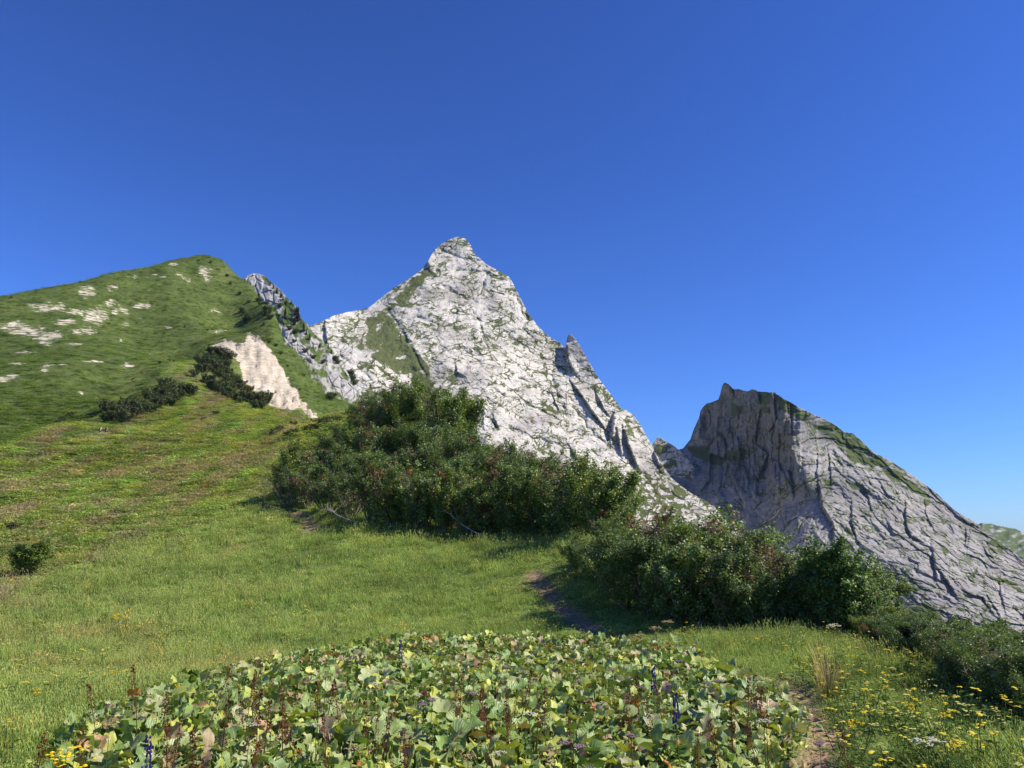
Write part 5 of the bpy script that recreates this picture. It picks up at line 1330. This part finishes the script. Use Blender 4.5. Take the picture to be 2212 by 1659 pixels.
def hiker(loc, rz, shirt, pack, label, poles, step):
    e = obj("person", None, loc=loc, rot=(0, 0, rz)); e.empty_display_size = 0.3; tag(e, label, "person", "two hikers on the slope")
    s_ = step
    # walking towards local +Y; pelvis first
    J = [(0, 0, 0.95), (0, 0.02, 1.15), (0, 0.05, 1.38), (0, 0.06, 1.50), (0, 0.09, 1.60), (0, 0.10, 1.72),
         (-.10, 0, .90), (-.11, .16 * s_, .50), (-.11, .10 * s_, .09), (-.11, .26 * s_ + .06, .04), (.10, 0, .90), (.11, -.02 * s_, .50), (.11, -.26 * s_, .12), (.11, -.12 * s_, .04),
         (-.19, .05, 1.42), (-.27, -.02, 1.16), (-.27, .22, 1.06), (.19, .05, 1.42), (.27, .02, 1.16), (.27, .28, 1.08)]
    E = [(0, 1), (1, 2), (2, 3), (3, 4), (4, 5), (0, 6), (6, 7), (7, 8), (8, 9), (0, 10), (10, 11), (11, 12), (12, 13), (2, 14), (14, 15), (15, 16), (2, 17), (17, 18), (18, 19)]
    rad = [(.15, .11), (.135, .10), (.17, .11), .055, .085, .075, .095, .062, .04, .035, .095, .062, .04, .035, .062, .045, .03, .062, .045, .03]
    b = skin_body("body", J, E, rad, SKIN); b.parent = e
    # hands: palm and five fingers each
    for sx, hp in ((-1, (-.27, .22, 1.06)), (1, (.27, .28, 1.08))):
        mb = MB(); mb.ball((hp[0], hp[1] + .045, hp[2] - .005), (.028, .045, .018), nu=8, nv=5)
        for f in range(4):
            x0 = hp[0] + (f - 1.5) * .014; l = (.06, .07, .066, .05)[f]
            mb.tube([(x0, hp[1] + .08, hp[2]), (x0, hp[1] + .08 + l * .5, hp[2] - .012), (x0, hp[1] + .075 + l * .6, hp[2] - .045)], [.009, .008, .006], 5)
        mb.tube([(hp[0] - sx * .022, hp[1] + .04, hp[2]), (hp[0] - sx * .045, hp[1] + .07, hp[2] - .012), (hp[0] - sx * .04, hp[1] + .095, hp[2] - .03)], [.010, .009, .007], 5)
        obj("hand", mb.mesh("hand", SKIN), e)
    sh = skin_body("shirt", [(0, .0, .98), (0, .02, 1.15), (0, .05, 1.38), (0, .06, 1.47), (-.19, .05, 1.42), (-.25, .0, 1.24), (.19, .05, 1.42), (.25, .03, 1.24)], [(0, 1), (1, 2), (2, 3), (2, 4), (4, 5), (2, 6), (6, 7)], [(.165, .125), (.155, .12), (.185, .125), .07, .078, .065, .078, .065], shirt); sh.parent = e
    st = skin_body("shorts", [(0, 0, .98), (0, 0, .92), (-.10, 0, .88), (-.112, .12 * s_, .60), (.10, 0, .88), (.112, -.01, .60)], [(0, 1), (1, 2), (2, 3), (1, 4), (4, 5)], [(.17, .13), (.165, .13), .115, .09, .115, .09], BLACK); st.parent = e
    mb = MB(); mb.ball((0, .085, 1.715), (.092, .105, .09), nu=10, nv=8); mb.ball((0, .0, 1.64), (.05, .04, .07), nu=8, nv=6); obj("hair", mb.mesh("hair", HAIR), e)
    mb = MB(); mb.ball((0, .19, 1.66), (.014, .022, .018), nu=6, nv=4); mb.ball((-.09, .10, 1.665), (.012, .02, .03), nu=6, nv=4); mb.ball((.09, .10, 1.665), (.012, .02, .03), nu=6, nv=4); obj("face_features", mb.mesh("face_features", SKIN), e)
    mb = MB(); 
    for sx in (-1, 1): mb.ball((sx * .033, .178, 1.685), (.011, .007, .008), nu=6, nv=4)
    mb.ball((0, .18, 1.625), (.025, .006, .006), nu=6, nv=4); obj("eyes_and_mouth", mb.mesh("eyes_and_mouth", HAIR), e)
    for k in (0, 1):
        p = (J[8], J[9]) if k == 0 else (J[12], J[13]); mb = MB(); mb.tube([p[0] + np.array((0, 0, .06)), p[0], (np.array(p[0]) + np.array(p[1])) / 2 - np.array((0, 0, .01)), p[1]], [.055, .06, .055, .035], 8, cap=True); obj("boot", mb.mesh("boot", BOOT), e)
    pk = skin_body("backpack", [(0, -.16, 1.02), (0, -.17, 1.2), (0, -.14, 1.42), (0, -.10, 1.5)], [(0, 1), (1, 2), (2, 3)], [(.13, .09), (.15, .11), (.13, .09), .06], pack); pk.parent = e
    mb = MB()
    for sx in (-1, 1): mb.tube([(sx * .11, -.08, 1.46), (sx * .12, .06, 1.52), (sx * .12, .17, 1.38), (sx * .13, .08, 1.15), (sx * .12, -.08, 1.05)], [.018] * 5, 5)
    obj("shoulder_straps", mb.mesh("shoulder_straps", pack), pk)
    for sx in poles:
        mb = MB(); hp = (-.27, .27, 1.05) if sx < 0 else (.27, .33, 1.07)
        mb.tube([(hp[0], hp[1], hp[2] + .08), (hp[0] * 1.1, hp[1] - .05, .55), (hp[0] * 1.2, hp[1] - .1, .0)], [.014, .010, .006], 6, cap=True); obj("walking_pole", mb.mesh("walking_pole", GREYM), e)
for px, shirt, pack, lb, pl, st_, rz in [(215, WHITE, BLACK, "hiker in a white top with a dark backpack and walking pole", (-1,), 1.0, -0.15), (227, ORANGE, BLACK, "hiker in a coral top and dark shorts holding walking poles", (-1, 1), -1.0, -0.5)]:
    h_ = HIKERS[0 if px < 220 else 1]
    hiker(h_[:3], rz, shirt, pack, lb, pl, st_)
print("script done")

# ------------------------------------------------------------------ mountain air
def build_haze():
    m, t, out = new_mat("mountain_air")
    pv = N(t, "ShaderNodeVolumePrincipled"); pv.inputs['Color'].default_value = (0.62, 0.78, 1.0, 1); pv.inputs['Density'].default_value = HAZE; pv.inputs['Anisotropy'].default_value = 0.0
    L(t, pv.outputs[0], out.inputs['Volume'])
    x = 21500.0; z0, z1_ = -300.0, 640.0
    V = [(sx * x, sy * x, zz) for zz in (z0, z1_) for sx, sy in ((-1, -1), (1, -1), (1, 1), (-1, 1))]
    F = [[0, 3, 2, 1], [4, 5, 6, 7], [0, 1, 5, 4], [1, 2, 6, 5], [2, 3, 7, 6], [3, 0, 4, 7]]
    o = obj("haze", mk_mesh("haze", V, np.array(F), False, None, [m]))
    tag(o, "thin mountain air over the whole valley", kind="stuff")
HAZE = 2.6e-5
build_haze()
